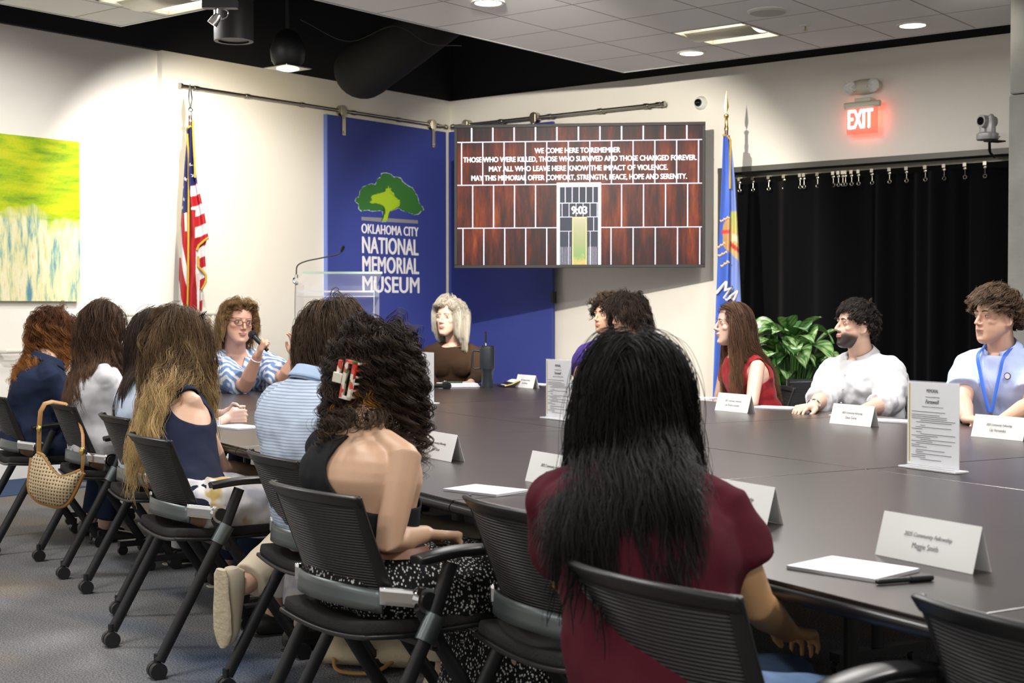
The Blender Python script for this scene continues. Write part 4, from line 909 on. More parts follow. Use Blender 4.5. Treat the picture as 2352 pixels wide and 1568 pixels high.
# ================================================================ PLANT
pc = P(1812, 800, 9.6)
pl = thing('potted_plant', 'leafy green variegated plant in front of the black curtain', 'plant', (pc.x, pc.y, 0))
b = MB(); b.lathe([(0, 0), (.14, 0), (.19, .34), (.20, .36), (.185, .36), (.17, .33), (0, .33)], seg=30); b.build('pot', mat('white_ceramic_pot', (.6, .6, .58), .35), pl)
m_leaf = mat('variegated_leaf', (.1, .3, .05), .35, attr='Col', spec=.6)
r3 = random.Random(21); V = []; Fc = []; Cc = []; stem = MB()
kk = 9.9 / F_PX
leaves = []
for i in range(120):
    hgt = r3.uniform(.45, 1.22); az = r3.uniform(0, 2 * PI); rad = r3.uniform(.02, .30) * (1 if hgt < 1.05 else .6)
    leaves.append((hgt, az, rad, r3.uniform(.20, .34)))
for hgt, az, rad, ln in leaves:
    base = Vector((.05 * math.cos(az), .05 * math.sin(az), .33)); tip0 = Vector((rad * math.cos(az) * 1.1, rad * math.sin(az), hgt - .05))
    stem.tube(bez([tuple(base), tuple((base + tip0) / 2 + Vector((0, 0, .08))), tuple(tip0)], 6), .006, 5)
    out = Vector((math.cos(az), math.sin(az), 0)); side = Vector((-math.sin(az), math.cos(az), 0)); up0 = r3.uniform(.1, 1.1); droop = r3.uniform(.8, 1.9); tw = r3.uniform(-.6, .6); wd = ln * r3.uniform(.20, .27)
    n1, n2 = 10, 8; o0 = len(V); green = r3.random(); dark = Vector((.02, .085, .012)) * (.8 + 1.2 * green); lite = Vector((.34, .50, .20)) if green > .35 else dark * 1.5
    for i in range(n1 + 1):
        t_ = i / n1; ang = up0 - droop * t_; c = tip0 + out * (math.sin(t_ * 1.3) / 1.3 * ln * math.cos(up0 * .5)) + Vector((0, 0, ln * (math.sin(up0) * t_ - .45 * droop * t_ * t_)))
        wv = wd * (math.sin(PI * t_ ** .75) ** .8 if 0 < t_ < 1 else 0)
        for j in range(n2 + 1):
            s_ = 2 * j / n2 - 1; nrm = Vector((0, 0, 1)); v = c + side * (s_ * wv) + nrm * (abs(s_) * wv * .35 + s_ * tw * wv) + out * (-.02 * abs(s_))
            V.append(v); e = abs(s_); var = math.sin(t_ * 40 + e * 9) * .5 + .5
            cc = dark if e > .78 or e < .06 else (lite * (.75 + .25 * var) if var > .25 and .12 < t_ < .92 else dark * 1.3); Cc.append((*cc, 1))
    for i in range(n1):
        for j in range(n2): a_ = o0 + i * (n2 + 1) + j; Fc.append((a_, a_ + 1, a_ + n2 + 2, a_ + n2 + 1))
me = bpy.data.meshes.new('foliage'); me.from_pydata([tuple(v) for v in V], [], Fc); ca = me.color_attributes.new('Col', 'FLOAT_COLOR', 'POINT'); ca.data.foreach_set('color', np.array(Cc, dtype=np.float32).ravel())
link('foliage', me, m_leaf, pl); stem.build('stems', mat('leaf_stem_green', (.08, .2, .04), .5), pl)

# ================================================================ HANDBAG on the second chair
d3 = 6.62; q = P(124, 925, d3); k3 = d3 / F_PX * .3316
bag = thing('straw_handbag', 'woven straw shoulder bag with tan strap hanging on a chair back', 'handbag', (q.x, q.y, q.z), 0)
def Bq(x, y, dy=0): return Vector(((x - 124 / .3316) * k3, dy, -(y - (925 - 880) / .3316) * k3))
m_straw = mat('woven_straw', (.72, .58, .36), .8)
def straw(m):
    tc = N(m, 'ShaderNodeTexCoord'); mp = N(m, 'ShaderNodeMapping'); mp.inputs['Scale'].default_value = (75, 0, 62); mp.inputs['Rotation'].default_value = (0, -.15, 0); L(m, tc.outputs['Object'], mp.inputs[0])
    v = N(m, 'ShaderNodeTexVoronoi'); v.inputs['Scale'].default_value = 1; v.inputs['Randomness'].default_value = .12; L(m, mp.outputs[0], v.inputs['Vector'])
    c = ramp(m, v.outputs['Distance'], [(.2, (.10, .065, .03)), (.34, (.56, .44, .27))]); L(m, c, bsdf(m).inputs['Base Color'])
    bp = N(m, 'ShaderNodeBump'); bp.inputs['Strength'].default_value = .8; bp.inputs['Distance'].default_value = .004; L(m, v.outputs['Distance'], bp.inputs['Height']); L(m, bp.outputs[0], bsdf(m).inputs['Normal'])
straw(m_straw); m_tan = mat('tan_leather', (.40, .20, .06), .45, bump=.1, bscale=200)
topc = bez([(262, 478), (300, 500), (350, 580), (410, 642), (480, 632), (560, 600)], 20); botc = bez([(205, 560), (203, 720), (250, 800), (330, 835), (420, 848), (500, 790), (585, 600)], 20)
topc = [(p[0], p[1]) for p in bez([(262, 478, 0), (300, 500, 0), (350, 580, 0), (410, 642, 0), (480, 632, 0), (560, 600, 0)], 20)]
botc = [(p[0], p[1]) for p in bez([(225, 520, 0), (203, 720, 0), (250, 800, 0), (330, 835, 0), (410, 848, 0), (480, 800, 0), (570, 620, 0)], 20)]
for s, nm_ in ((-1, 'front_panel'), (1, 'back_panel')):
    b = MB()
    def f(u, v, s=s):
        i = min(int(u * 20), 19); fr_ = u * 20 - i; a = [topc[i][k] + (topc[i + 1][k] - topc[i][k]) * fr_ for k in (0, 1)]; c = [botc[i][k] + (botc[i + 1][k] - botc[i][k]) * fr_ for k in (0, 1)]
        return Bq(a[0] + (c[0] - a[0]) * v, a[1] + (c[1] - a[1]) * v, s * (.012 + .045 * math.sin(PI * min(v * .9 + .05, 1)) * math.sin(PI * (u * .9 + .05))))
    b.grid(f, 30, 16); b.build(nm_, m_straw, bag, solid=.004)
b = MB(); b.tube([tuple(Bq(x, y, -.014)) for x, y in topc], .0075, 8); b.tube([tuple(Bq(x, y)) for x, y in botc], .016, 8); b.build('leather_trim', m_tan, bag)
b = MB()
b.tube([tuple(v) for v in [Bq(270, 480, -.01), Bq(278, 400, -.02), Bq(290, 300, -.04), Bq(305, 190, -.05), Bq(325, 138, -.03), Bq(355, 128, .02), Bq(420, 150, .08), Bq(500, 260, .10), Bq(545, 360, .06), Bq(565, 450, .02), Bq(572, 540, 0), Bq(565, 610, 0)]], .011, 8, sq=(.35, 1)); b.build('strap', m_tan, bag)
b = MB(); b.ell(Bq(290, 310, -.045), (.012, .006, .016)); b.ell(Bq(568, 470, -.005), (.014, .008, .02)); b.build('buckle', mat('gold_metal'), bag)

# canvas bag on the floor under the front chairs
q = PZ(862, 1530, .0)
t = thing('canvas_bag', 'cream canvas bag lying on the carpet under the speckled-skirt chair', 'bag', (q.x, q.y, 0), math.radians(-12))
m_cv = mat('cream_canvas', (.50, .42, .28), .85, bump=.3, bscale=120)
b = MB(); b.tube([(-.20, 0, .05), (-.17, 0, .055), (-.05, 0, .06), (.08, 0, .06), (.17, 0, .055), (.20, 0, .05)], [.03, .052, .058, .058, .052, .03], 20, sq=(.9, 2.0)); b.build('pouch', m_cv, t)
b = MB(); b.tube(bez([(-.12, -.10, .05), (-.08, -.16, .02), (.04, -.16, .02), (.10, -.10, .05)], 16), .007, 8); b.build('strap', mat('tan_leather'), t)
# ================================================================ PEOPLE
def remesh(mb, voxel=.007, smooth=3, disp=0.0, dscale=.07, decim=None):
    me = mb.mesh('r') if isinstance(mb, MB) else mb
    o = bpy.data.objects.new('r', me); COL.objects.link(o)
    r = o.modifiers.new('r', 'REMESH'); r.mode = 'VOXEL'; r.voxel_size = voxel; r.adaptivity = 0
    if smooth: s = o.modifiers.new('s', 'SMOOTH'); s.factor = .5; s.iterations = smooth
    if disp:
        tx = bpy.data.textures.new('folds', 'CLOUDS'); tx.noise_scale = dscale; tx.noise_depth = 1
        d = o.modifiers.new('d', 'DISPLACE'); d.texture = tx; d.strength = disp; d.mid_level = .5; d.texture_coords = 'GLOBAL'
    dg = bpy.context.evaluated_depsgraph_get(); out = bpy.data.meshes.new_from_object(o.evaluated_get(dg))
    bpy.data.objects.remove(o); return out
def rotf(h, p=0, r=0):
    """frame (right, forward, up) as a matrix: heading clockwise from away-from-camera, pitch up, roll"""
    return Matrix.Rotation(-math.radians(h), 3, 'Z') @ Matrix.Rotation(math.radians(p), 3, 'X') @ Matrix.Rotation(math.radians(r), 3, 'Y')
def V3(x, y, z): return Vector((x, y, z))
def loft(mb, secs, seg=28, pw=2.4):
    """secs: (centre, xdir, ydir, rx, ry)"""
    v = []
    for c, X, Y, rx, ry in secs:
        for k in range(seg):
            a = 2 * PI * k / seg; ca, sa = math.cos(a), math.sin(a)
            e = 2 / pw; x = math.copysign(abs(ca) ** e, ca) * rx; y = math.copysign(abs(sa) ** e, sa) * ry
            v.append(c + X * x + Y * y)
    n = len(secs); f = [(i * seg + k, i * seg + (k + 1) % seg, (i + 1) * seg + (k + 1) % seg, (i + 1) * seg + k) for i in range(n - 1) for k in range(seg)]
    f.append(tuple(range(seg))[::-1]); f.append(tuple(range((n - 1) * seg, n * seg))); return mb.add(v, f)
def interp(tab, t):
    for (a, *b), (c, *d) in zip(tab, tab[1:]):
        if t <= c: f = (t - a) / (c - a) if c > a else 0; return [x + (y - x) * f for x, y in zip(b, d)]
    return list(tab[-1][1:])
def torso_secs(pel, neck, hh, hs, build=1.0, male=False, infl=0.0, t0=0.0, t1=1.0, bow=.008, n=15):
    tab = [(-.2, .170, .112), (0, .178, .118), (.06, .180, .120), (.16, .172, .120), (.34, .142, .108), (.5, .150, .112), (.66, .172, .120), (.78, .176, .110), (.86, .150, .094), (.92, .108, .076), (.96, .074, .064), (1, .054, .056)]
    if male: tab = [(-.2, .165, .11), (0, .168, .116), (.06, .170, .118), (.16, .164, .118), (.34, .152, .116), (.5, .166, .120), (.66, .192, .128), (.78, .202, .116), (.86, .172, .100), (.92, .125, .084), (.96, .084, .07), (1, .062, .064)]
    secs = []; up = (neck - pel)
    for i in range(n + 1):
        t = t0 + (t1 - t0) * i / n; h = hh + (hs - hh) * min(1, t * 1.2); R = rotf(h); X = R.col[0].copy(); Yf = R.col[1].copy()
        c = pel + up * t - Yf * (bow * math.sin(PI * t) * 2)
        tan = up.normalized(); Y = (tan.cross(X)).normalized(); X2 = X
        rx, ry = interp(tab, t); secs.append((c, X2, Y, rx * build + infl, ry * build + infl))
    return secs
FNG = [(-.031, .070, .0), (-.011, .078, .0), (.010, .073, .0), (.029, .056, .0)]
def hand(mb, wrist, d, n, side, curl=.5, s=1.0, spread=.12, thumb=.5, point=None):
    """d along the hand, n out of the palm, side: +1 when the thumb is at d x n"""
    d = d.normalized(); n = (n - d * n.dot(d)).normalized(); b = d.cross(n) * side
    pl = .088 * s
    for k in range(4):   # palm from four metacarpal tubes
        o = (-.030 + .020 * k) * s
        mb.tube([wrist - b * o * .55, wrist + d * pl * .5 - b * o * .95 + n * .002, wrist + d * pl - b * o], [.0145 * s, .0145 * s, .0115 * s], 10, dome=True)
    for k, (o, l, _) in enumerate(FNG):
        c = curl[k] if isinstance(curl, (list, tuple)) else curl * (1 + .12 * k)
        p = wrist + d * pl * (1 - .03 * abs(k - 1)) + b * (-o) * s; a = 0; pts = [p - d * .012]; rr = [.0095 * s]
        dd = (d - b * o / .03 * spread).normalized()
        for seg, fl in ((.46, 1.0), (.30, 1.1), (.24, .8)):
            a += c * fl; q = dd * math.cos(a) + n * math.sin(a); p = p + q * l * seg * s; pts.append(p); rr.append((.0088 - .0009 * len(rr)) * s)
        mb.tube(pts, rr, 10, dome=True)
    p = wrist + d * .022 * s + b * .024 * s; q = (d * .62 + b * .75 + n * .25).normalized(); pts = [p - q * .01, p + q * .032 * s]; q2 = (d * .9 + b * (.35 - thumb * .5) + n * thumb).normalized()
    pts += [pts[-1] + q2 * .030 * s, pts[-1] + q2 * .030 * s + (d * .8 - b * thumb * .4 + n * thumb).normalized() * .024 * s]
    mb.tube(pts, [.014 * s, .0115 * s, .0100 * s, .0085 * s], 10, dome=True)

def head_geo(mb, c, R, s=1.0, male=False, jaw=1.0, nose=1.0):
    """head as stacked sections plus nose, lips, brow, cheeks, ears; local y is the face"""
    G_ = lambda x, y, z: c + R @ (V3(x, y, z) * s)
    # z, front, back, half width
    jw = (1.08 if male else 1.0) * jaw
    T = [(.127, .010, -.018, .014), (.121, .034, -.040, .030), (.107, .055, -.060, .046), (.085, .075, -.079, .0615), (.060, .086, -.092, .0705), (.038, .0915, -.098, .0745), (.020, .087, -.099, .0755), (.004, .0865, -.094, .0745),
         (-.014, .088, -.086, .0725), (-.032, .089, -.075, .069 * (1 + (jw - 1) * .6)), (-.050, .090, -.060, .0635 * jw), (-.066, .087, -.040, .057 * jw), (-.082, .087, -.018, .048 * jw), (-.096, .087, .006, .036 * jw), (-.107, .080, .024, .025 * jw), (-.113, .066, .036, .014 * jw)]
    seg = 48; v = []
    for z, yf, yb, w_ in T:
        cy = (yf + yb) / 2 + (0.01 if z < -.03 else 0)
        for k in range(seg):
            a = 2 * PI * k / seg; sa, ca = math.sin(a), math.cos(a)
            ry = (yf - cy) if sa > 0 else (cy - yb); pw_ = .92 if sa > 0 else 1.0
            x = math.copysign(abs(ca) ** pw_, ca) * w_; y = cy + math.copysign(abs(sa) ** pw_, sa) * ry
            if sa > 0:
                for sx_ in (-1, 1):     # eye sockets and side of nose
                    g = math.exp(-(((x - sx_ * .033) / .017) ** 2 + ((z - .012) / .013) ** 2)); y -= .0095 * g
                    g = math.exp(-(((x - sx_ * .030) / .014) ** 2 + ((z + .045) / .016) ** 2)); y -= .003 * g
            v.append(G_(x, y, z))
    n = len(T); f = [(i * seg + k, (i + 1) * seg + k, (i + 1) * seg + (k + 1) % seg, i * seg + (k + 1) % seg) for i in range(n - 1) for k in range(seg)]
    f.append(tuple(range(seg))); f.append(tuple(range((n - 1) * seg, n * seg))[::-1]); mb.add(v, f)
    e = lambda p, r, RR=None: mb.ell(G_(*p), tuple(q * s for q in r), (R @ RR) if RR is not None else R, 20, 14)
    ns = nose
    mb.tube([G_(0, .083, .026), G_(0, .090 + .003 * ns, .012), G_(0, .097 + .006 * ns, -.006), G_(0, .100 + .010 * ns, -.019), G_(0, .092, -.029)], [.0065 * s, .0065 * s, .0080 * s, .0095 * s, .0075 * s], 12, up=R.col[0], dome=True)
    for q in (-1, 1):
        e((q * .0115, .093, -.0245), (.0075, .010, .0068))
        e((q * .044, .054, -.014), (.021, .024, .018)); e((q * .030, .083, .029), (.019, .0085, .0065), Matrix.Rotation(q * .12, 3, 'Y'))
        e((q * .0335, .0725, .0125), (.0155, .0125, .0115))     # eyelids over the eyeball
        # ear
        RE = Matrix.Rotation(q * -.32, 3, 'Z') @ Matrix.Rotation(-.15, 3, 'X')
        mb.ell(G_(q * .0785, -.004, .0), (.0065 * s, .0165 * s, .030 * s), R @ RE, 14, 12)
        rg = [G_(q * (.083 + .004 * max(0, -math.sin(a)) ), -.006 - .0165 * math.sin(a), .002 + .030 * math.cos(a)) for a in np.linspace(-.5, PI * 1.15, 12)]
        mb.tube(rg, .0036 * s, 8); mb.ell(G_(q * .079, .000, -.026), (.005 * s, .008 * s, .008 * s), R, 10, 8)
    e((0, .0915, -.0485), (.022, .0085, .0050)); e((0, .0905, -.0590), (.0185, .0090, .0060)); e((0, .080, -.092), (.020, .013, .013))
    if male: e((0, .060, -.085), (.040, .026, .018))
def face_color(me, c, R, s, base, lip, o=None, beard=None, cheeks=.0, inv=None):
    n = len(me.vertices); co = np.zeros(n * 3); me.vertices.foreach_get('co', co); co = co.reshape(-1, 3)
    Rm_ = np.array(R); l = ((co - np.array(c)) @ Rm_) / s            # head local
    col = np.tile(np.array([*base, 1.0]), (n, 1)); b_ = np.array(base)
    x, y, z = l[:, 0], l[:, 1], l[:, 2]
    inh = (np.abs(z) < .16) & (np.abs(x) < .12) & (y > -.13) & (y < .14)
    def blend(m_, c_): m_ = (m_ * inh)[:, None]; col[:, :3] = col[:, :3] * (1 - m_) + np.array(c_) * m_
    g = sum(np.exp(-(((x - q * .047) / .022) ** 2 + ((z + .018) / .02) ** 2)) for q in (-1, 1)) * (y > .02); blend(g * (.12 + cheeks), b_ * [1.08, .72, .68])
    g = np.exp(-((x / .014) ** 2 + ((z + .02) / .014) ** 2)) * (y > .09); blend(g * .3, b_ * [1.05, .72, .66])
    g = sum(np.exp(-(((x - q * .033) / .018) ** 2 + ((z - .010) / .011) ** 2)) for q in (-1, 1)) * (y > .05); blend(g * .22, b_ * [.72, .58, .52])
    if beard is not None:
        g = np.clip(1 / (1 + np.exp((z + .030 + .5 * np.clip(.045 - np.abs(x), 0, 1) - .25 * np.clip(y - .085, -1, 0)) / .004)), 0, 1) * (y > .012) * (z > -.125)
        g = np.maximum(g, np.exp(-(((np.abs(x) - .0) / .026) ** 4 + ((z + .038) / .006) ** 2)) * (y > .07)); blend(g * beard[1], beard[0])
    g = (((x / .023) ** 2 + ((z + .0535) / .0098) ** 2) < 1) * (y > .080) * 1.0; blend(g * .8, lip)
    g = (((x / .022) ** 2 + ((z + .0540) / .0012) ** 2) < 1) * (y > .078) * 1.0; blend(g * .9, np.array(lip) * .3)
    g = sum((((x - q * .006) / .0035) ** 2 + ((z + .0300) / .0030) ** 2 < 1) for q in (-1, 1)) * (y > .085) * 1.0; blend(g * .7, b_ * .25)
    ca = me.color_attributes.new('Col', 'FLOAT_COLOR', 'POINT'); ca.data.foreach_set('color', col.astype(np.float32).ravel())
m_skin = mat('skin', (.6, .4, .3), .48, spec=.45, attr='Col', bump=.05, bscale=300)
bsdf(m_skin).inputs['Subsurface Weight'].default_value = .12; bsdf(m_skin).inputs['Subsurface Radius'].default_value = (.02, .008, .004); bsdf(m_skin).inputs['Subsurface Scale'].default_value = .3
m_hair = mat('hair', (.1, .05, .03), .58, spec=.18, attr='Col')
m_eye = mat('eye_white', (.62, .60, .58), .15); m_pupil = mat('dark_pupil', (.006, .005, .005), .1); m_lash = mat('lash', (.02, .012, .01), .6)
def eyes(par, off, c, R, s, iris=(.10, .06, .03), brow=(.08, .045, .03), look=0.0, open_=1.0, browt=1.0, vis=(-1, 1)):
    G_ = lambda x, y, z: c + R @ (V3(x, y, z) * s) - off
    mi = mat('iris_%d' % int(iris[2] * 1000), iris, .15)
    for q in vis:
        b = MB(); b.ell(G_(q * .0335, .0765, .0115), (.0112 * s, .0088 * s, .0048 * s * open_), R, 18, 12); e = b.build('eye', m_eye, par)
        b = MB(); b.ell(G_(q * .0335 + look * .004, .0823, .0115), (.0045 * s, .0036 * s, .0046 * s * open_), R, 14, 10); b.build('iris', mi, e)
        b = MB(); b.ell(G_(q * .0335 + look * .004, .0850, .0115), (.0020 * s, .0015 * s, .0020 * s), R, 10, 8); b.build('pupil', m_pupil, e)
        b = MB(); pts = [G_(q * (.0335 + t * .0135), .0845 - .0085 * t * t, .0165 - .0050 * t * t - (.001 if t * q > 0 else 0)) for t in np.linspace(-1, 1, 9)]; b.tube(pts, [.0006 * s] + [.0014 * s] * 7 + [.0008 * s], 6); b.build('eyelashes', m_lash, e)
        b = MB(); pts = [G_(q * (.032 + t * .019), .0915 - .013 * max(t, 0) ** 2 - .002 * abs(t), .0325 + .0035 * math.sin((t + 1) * 1.35) - .002 * (t > .6)) for t in np.linspace(-1, 1, 9)]
        b.tube(pts, [.0016 * s * browt, .0028 * s * browt, .003 * s * browt, .003 * s * browt, .0028 * s * browt, .0024 * s * browt, .002 * s * browt, .0014 * s, .0008 * s], 6, up=R.col[2]); b.build('eyebrow', mat('brow_%d' % int(brow[0] * 1000), brow, .8), par)

# ---------------------------------------------------------------- hair
def hairmesh(name, par, off, c, R, s, style, seed=1):
    """style: dict(n guides, k per guide, len, wave, freq, color fn or (dark, light, tip), mask, flow, colliders)"""
    g = np.random.default_rng(seed); st = dict(G=220, K=9, L=.4, wave=.01, freq=9, rad=.0011, jit=.012, steps=26, layer=(.004, .03), lift=.0, part=0.0, back=.6, grav=.35, tipk=.5, lrand=.2, front=None, thr=None, cols=((.03, .015, .008), (.10, .05, .025)), tip=None, frizz=0.0, seg=3, stiff=0, lockr=.0060, cap=True, facex=.066)
    st.update(style); st['K'] = int(st['K'] * 1.7); st['rad'] *= .62; Rn = np.array(R); cn = np.array(c)
    er = np.array([.0825, .1055, .132]) * s * st.get('er', 1.0)     # scalp ellipsoid
    # roots
    pts = []
    while len(pts) < st['G']:
        p = g.normal(size=3); p /= np.linalg.norm(p); x, y, z = p
        thr = st['thr'](x, y, z) if st['thr'] else ((-.05 + .72 * y if y > 0 else -.05 + .45 * y))
        if z > thr: pts.append(p)
    P0 = np.array(pts); G_ = len(P0)
    lay = g.uniform(*st['layer'], size=G_) * s
    nrm = P0 / er; nrm /= np.linalg.norm(nrm, axis=1)[:, None]
    pos = P0 * er + nrm * lay[:, None]
    if st.get('flow'): fl = st['flow'](P0, g)
    else:
        sg = np.where(P0[:, 0] > st['part'], 1, -1); fl = np.stack([sg * .9 * np.clip(P0[:, 2], 0, 1) + P0[:, 0] * .5, -st['back'] * np.ones(G_) * (P0[:, 1] < .9) * np.clip(.4 + P0[:, 2], .2, 1), -.35 - 0 * P0[:, 2]], 1)
    fl += g.normal(size=fl.shape) * st.get('frand', .06)
    d = fl - nrm * (fl * nrm).sum(1)[:, None] + nrm * st['lift']; d /= np.linalg.norm(d, axis=1)[:, None] + 1e-9
    Rw = Rn.T                                       # world gravity in head frame
    grav = Rn.T @ np.array([0, 0, -1.0])
    L_ = st['L'] * s * (1 + g.uniform(-st['lrand'], st['lrand'] * .4, size=G_))
    if st.get('lenfn'): L_ = L_ * st['lenfn'](P0)
    n = st['steps']; ds = (L_ / n)[:, None]
    path = [pos.copy()]
    cols_ = [((np.array(cc) - cn) @ Rn, np.array(rr), (Rn.T @ np.array(RR)) if RR is not None else Rn.T) for cc, rr, RR in st.get('coll', [])]
    bw = st.get('backdir', (0, -1, 0)); bk_ = Rn.T @ np.array(bw); gw = st['grav']; front = np.where(P0[:, 1] > st.get('split', .35), 1.0, -1.0); side_ = np.where(P0[:, 0] > st['part'], 1.0, -1.0)
    for k in range(n):
        d = d * (1 - gw) + grav * gw + (nrm * st['stiff'] if st['stiff'] else 0); d /= np.linalg.norm(d, axis=1)[:, None]
        pos = pos + d * ds
        e2 = er + 0 * er; q = pos / (e2 + lay[:, None]); r = np.linalg.norm(q, axis=1); m_ = r < 1
        pos[m_] = (q[m_] / r[m_][:, None]) * (e2 + lay[m_][:, None])
        for cc, rr, RR in cols_:
            loc = (pos - cc) @ RR; ra = rr + lay[:, None] * .6; q = loc / ra; r = np.linalg.norm(q, axis=1); m_ = r < 1
            if m_.any():
                dv = (bk_ * -front[m_][:, None]) @ RR / ra[m_]; qq = q[m_]; A_ = (dv ** 2).sum(1); B_ = (qq * dv).sum(1); C_ = (qq ** 2).sum(1) - 1
                tt_ = (-B_ + np.sqrt(np.clip(B_ ** 2 - A_ * C_, 0, None))) / A_; pos[m_] += bk_ * (-front[m_] * np.clip(tt_, 0, .030))[:, None]
        if st['facex']:
            mn = st['facex'] * s * np.clip((st.get('facez', .085) * s - pos[:, 2]) / (.035 * s), 0, 1) * (pos[:, 1] > -.01)
            if st.get('facey') is not None:
                fy = st['facey'] * s + np.clip((pos[:, 2] - (st.get('facez', .085) - .02) * s) * 2.5, 0, 1); pos[:, 1] = np.minimum(pos[:, 1], np.maximum(fy, pos[:, 1] - .012))
            pos[:, 0] = side_ * np.maximum(side_ * pos[:, 0], mn)
        nd = pos - path[-1]; ll = np.linalg.norm(nd, axis=1)[:, None]; pos = path[-1] + nd / (ll + 1e-9) * ds; d = nd / (ll + 1e-9)
        path.append(pos.copy())
    path = np.array(path).transpose(1, 0, 2)        # G, n+1, 3
    if st.get('flare'):
        fl_, fr_0 = st['flare']; tq = np.linspace(0, 1, n + 1)[None, :] ** 1.4; x0 = P0[:, 0]; path[:, :, 0] += (np.where(x0 < 0, x0 * fl_, x0 * fr_0) * s)[:, None] * tq
    if cols_:
        for _ in range(8): path[:, 1:-1] = path[:, 1:-1] * .4 + (path[:, :-2] + path[:, 2:]) * .3
    T = np.gradient(path, axis=1); T /= np.linalg.norm(T, axis=2)[:, :, None] + 1e-9
    sd = np.cross(nrm + np.array([.05, 0, 0]), grav); sd /= np.linalg.norm(sd, axis=1)[:, None] + 1e-9; sd = sd[:, None, :] * np.ones((1, n + 1, 1)); E1 = sd - T * (T * sd).sum(2)[:, :, None]; E1 /= np.linalg.norm(E1, axis=2)[:, :, None] + 1e-9; E2 = np.cross(T, E1)
    tt = np.linspace(0, 1, n + 1)[None, :]; sl = tt * L_[:, None]
    amp = st['wave'] * s * np.clip(tt * st.get('wramp', 2.2), 0, 1); ph = g.uniform(0, 2 * PI, (G_, 1)); fq = st['freq'] * (1 + g.uniform(-.2, .2, (G_, 1)))
    gp = path + E1 * (amp * np.sin(2 * PI * fq * sl + ph))[:, :, None] + E2 * (amp * st.get('wz', .6) * np.cos(2 * PI * fq * sl + ph))[:, :, None]
    K = st['K']; N_ = G_ * K; gi = np.repeat(np.arange(G_), K)
    jt = g.normal(size=(N_, 2)) * st['jit'] * s; jk = (1 - (1 - st['tipk']) * tt)
    sp = gp[gi] + E1[gi] * (jt[:, 0:1] * jk)[:, :, None] + E2[gi] * (jt[:, 1:2] * jk * .5)[:, :, None]
    if st['frizz']:
        f2 = g.uniform(0, 2 * PI, (N_, 1)); q2 = st['freq'] * g.uniform(.8, 1.6, (N_, 1)); fa = st['frizz'] * s * g.uniform(.3, 1.3, (N_, 1)) * np.clip(tt * 2, 0, 1)
        sp += E1[gi] * (fa * np.sin(2 * PI * q2 * sl[gi] + f2))[:, :, None] + E2[gi] * (fa * np.cos(2 * PI * q2 * sl[gi] + f2))[:, :, None]
    sp = sp - (nrm * (lay * .85)[:, None])[gi][:, None, :] * np.clip(1 - tt / st.get('rootr', .14), 0, 1)[:, :, None]
    # per strand length trim
    keep = g.uniform(1 - st['lrand'], 1, N_)
    tsamp = tt[0][None, :] * keep[:, None] * n; i0 = np.clip(tsamp.astype(int), 0, n - 1); fr_ = (tsamp - i0)[:, :, None]; ar = np.arange(N_)[:, None]
    sp = sp[ar, i0] * (1 - fr_) + sp[ar, i0 + 1] * fr_
    rad = np.full((N_, 1), st['rad'] * s) * g.uniform(.7, 1.5, (N_, 1)) * (1 - .75 * tt ** 3)
    allp = [sp]; allr = [rad * np.ones((N_, n + 1))]
    if st['lockr']: 
        pull = gp - E2 * 0; inn_ = path.copy(); base_ = path[:, :1]; allp.append(gp - (nrm[:, None, :] * np.minimum(lay[:, None, None] * .5, .012)) - (nrm * (lay * .95)[:, None])[:, None, :] * np.clip(1 - tt / .22, 0, 1)[:, :, None]); allr.append(np.ones((G_, 1)) * st['lockr'] * s * (1 - .85 * tt ** 2) * np.clip(.15 + tt * 5, 0, 1) * np.ones((G_, n + 1)))
    SP = np.concatenate(allp); RD = np.concatenate(allr); M_ = len(SP); sg_ = st['seg']
    T = np.gradient(SP, axis=1); T /= np.linalg.norm(T, axis=2)[:, :, None] + 1e-9; rf = np.array([.31, .2, .93]); A = np.cross(T, rf); A /= np.linalg.norm(A, axis=2)[:, :, None] + 1e-9; B = np.cross(T, A)
    vs = []
    for k in range(sg_):
        a = 2 * PI * k / sg_; vs.append(SP + (A * math.cos(a) + B * math.sin(a)) * RD[:, :, None])
    vs = np.stack(vs, 2)                            # M, n+1, seg, 3
    idx = np.arange(M_ * (n + 1) * sg_).reshape(M_, n + 1, sg_); a_ = idx[:, :-1]; b_ = idx[:, 1:]
    quads = np.stack([a_, np.roll(a_, -1, 2), np.roll(b_, -1, 2), b_], -1).reshape(-1, 4)
    verts = vs.reshape(-1, 3)
    dk, lt = np.array(st['cols'][0]), np.array(st['cols'][1])
    mix = np.concatenate([np.clip(g.beta(1.6, 2.2, G_)[gi] + g.normal(size=N_) * .12, 0, 1)] + ([np.zeros(G_)] if st['lockr'] else []))
    cc = dk + (lt - dk) * mix[:, None]; cc = np.repeat(cc[:, None, :], n + 1, 1)
    if st['tip']:
        tc_, t0_, t1_ = st['tip']; hk = np.concatenate([g.uniform(0, 1, G_)[gi] * .7 + g.uniform(0, .3, N_)] + ([np.zeros(G_) + .3] if st['lockr'] else [])); w_ = np.clip((tt - t0_) / (t1_ - t0_), 0, 1) * (.25 + .9 * hk[:, None]); w_ = np.clip(w_, 0, 1)[:, :, None]; cc = cc * (1 - w_) + np.array(tc_) * w_
    colv = np.repeat(cc[:, :, None, :], sg_, 2).reshape(-1, 3)
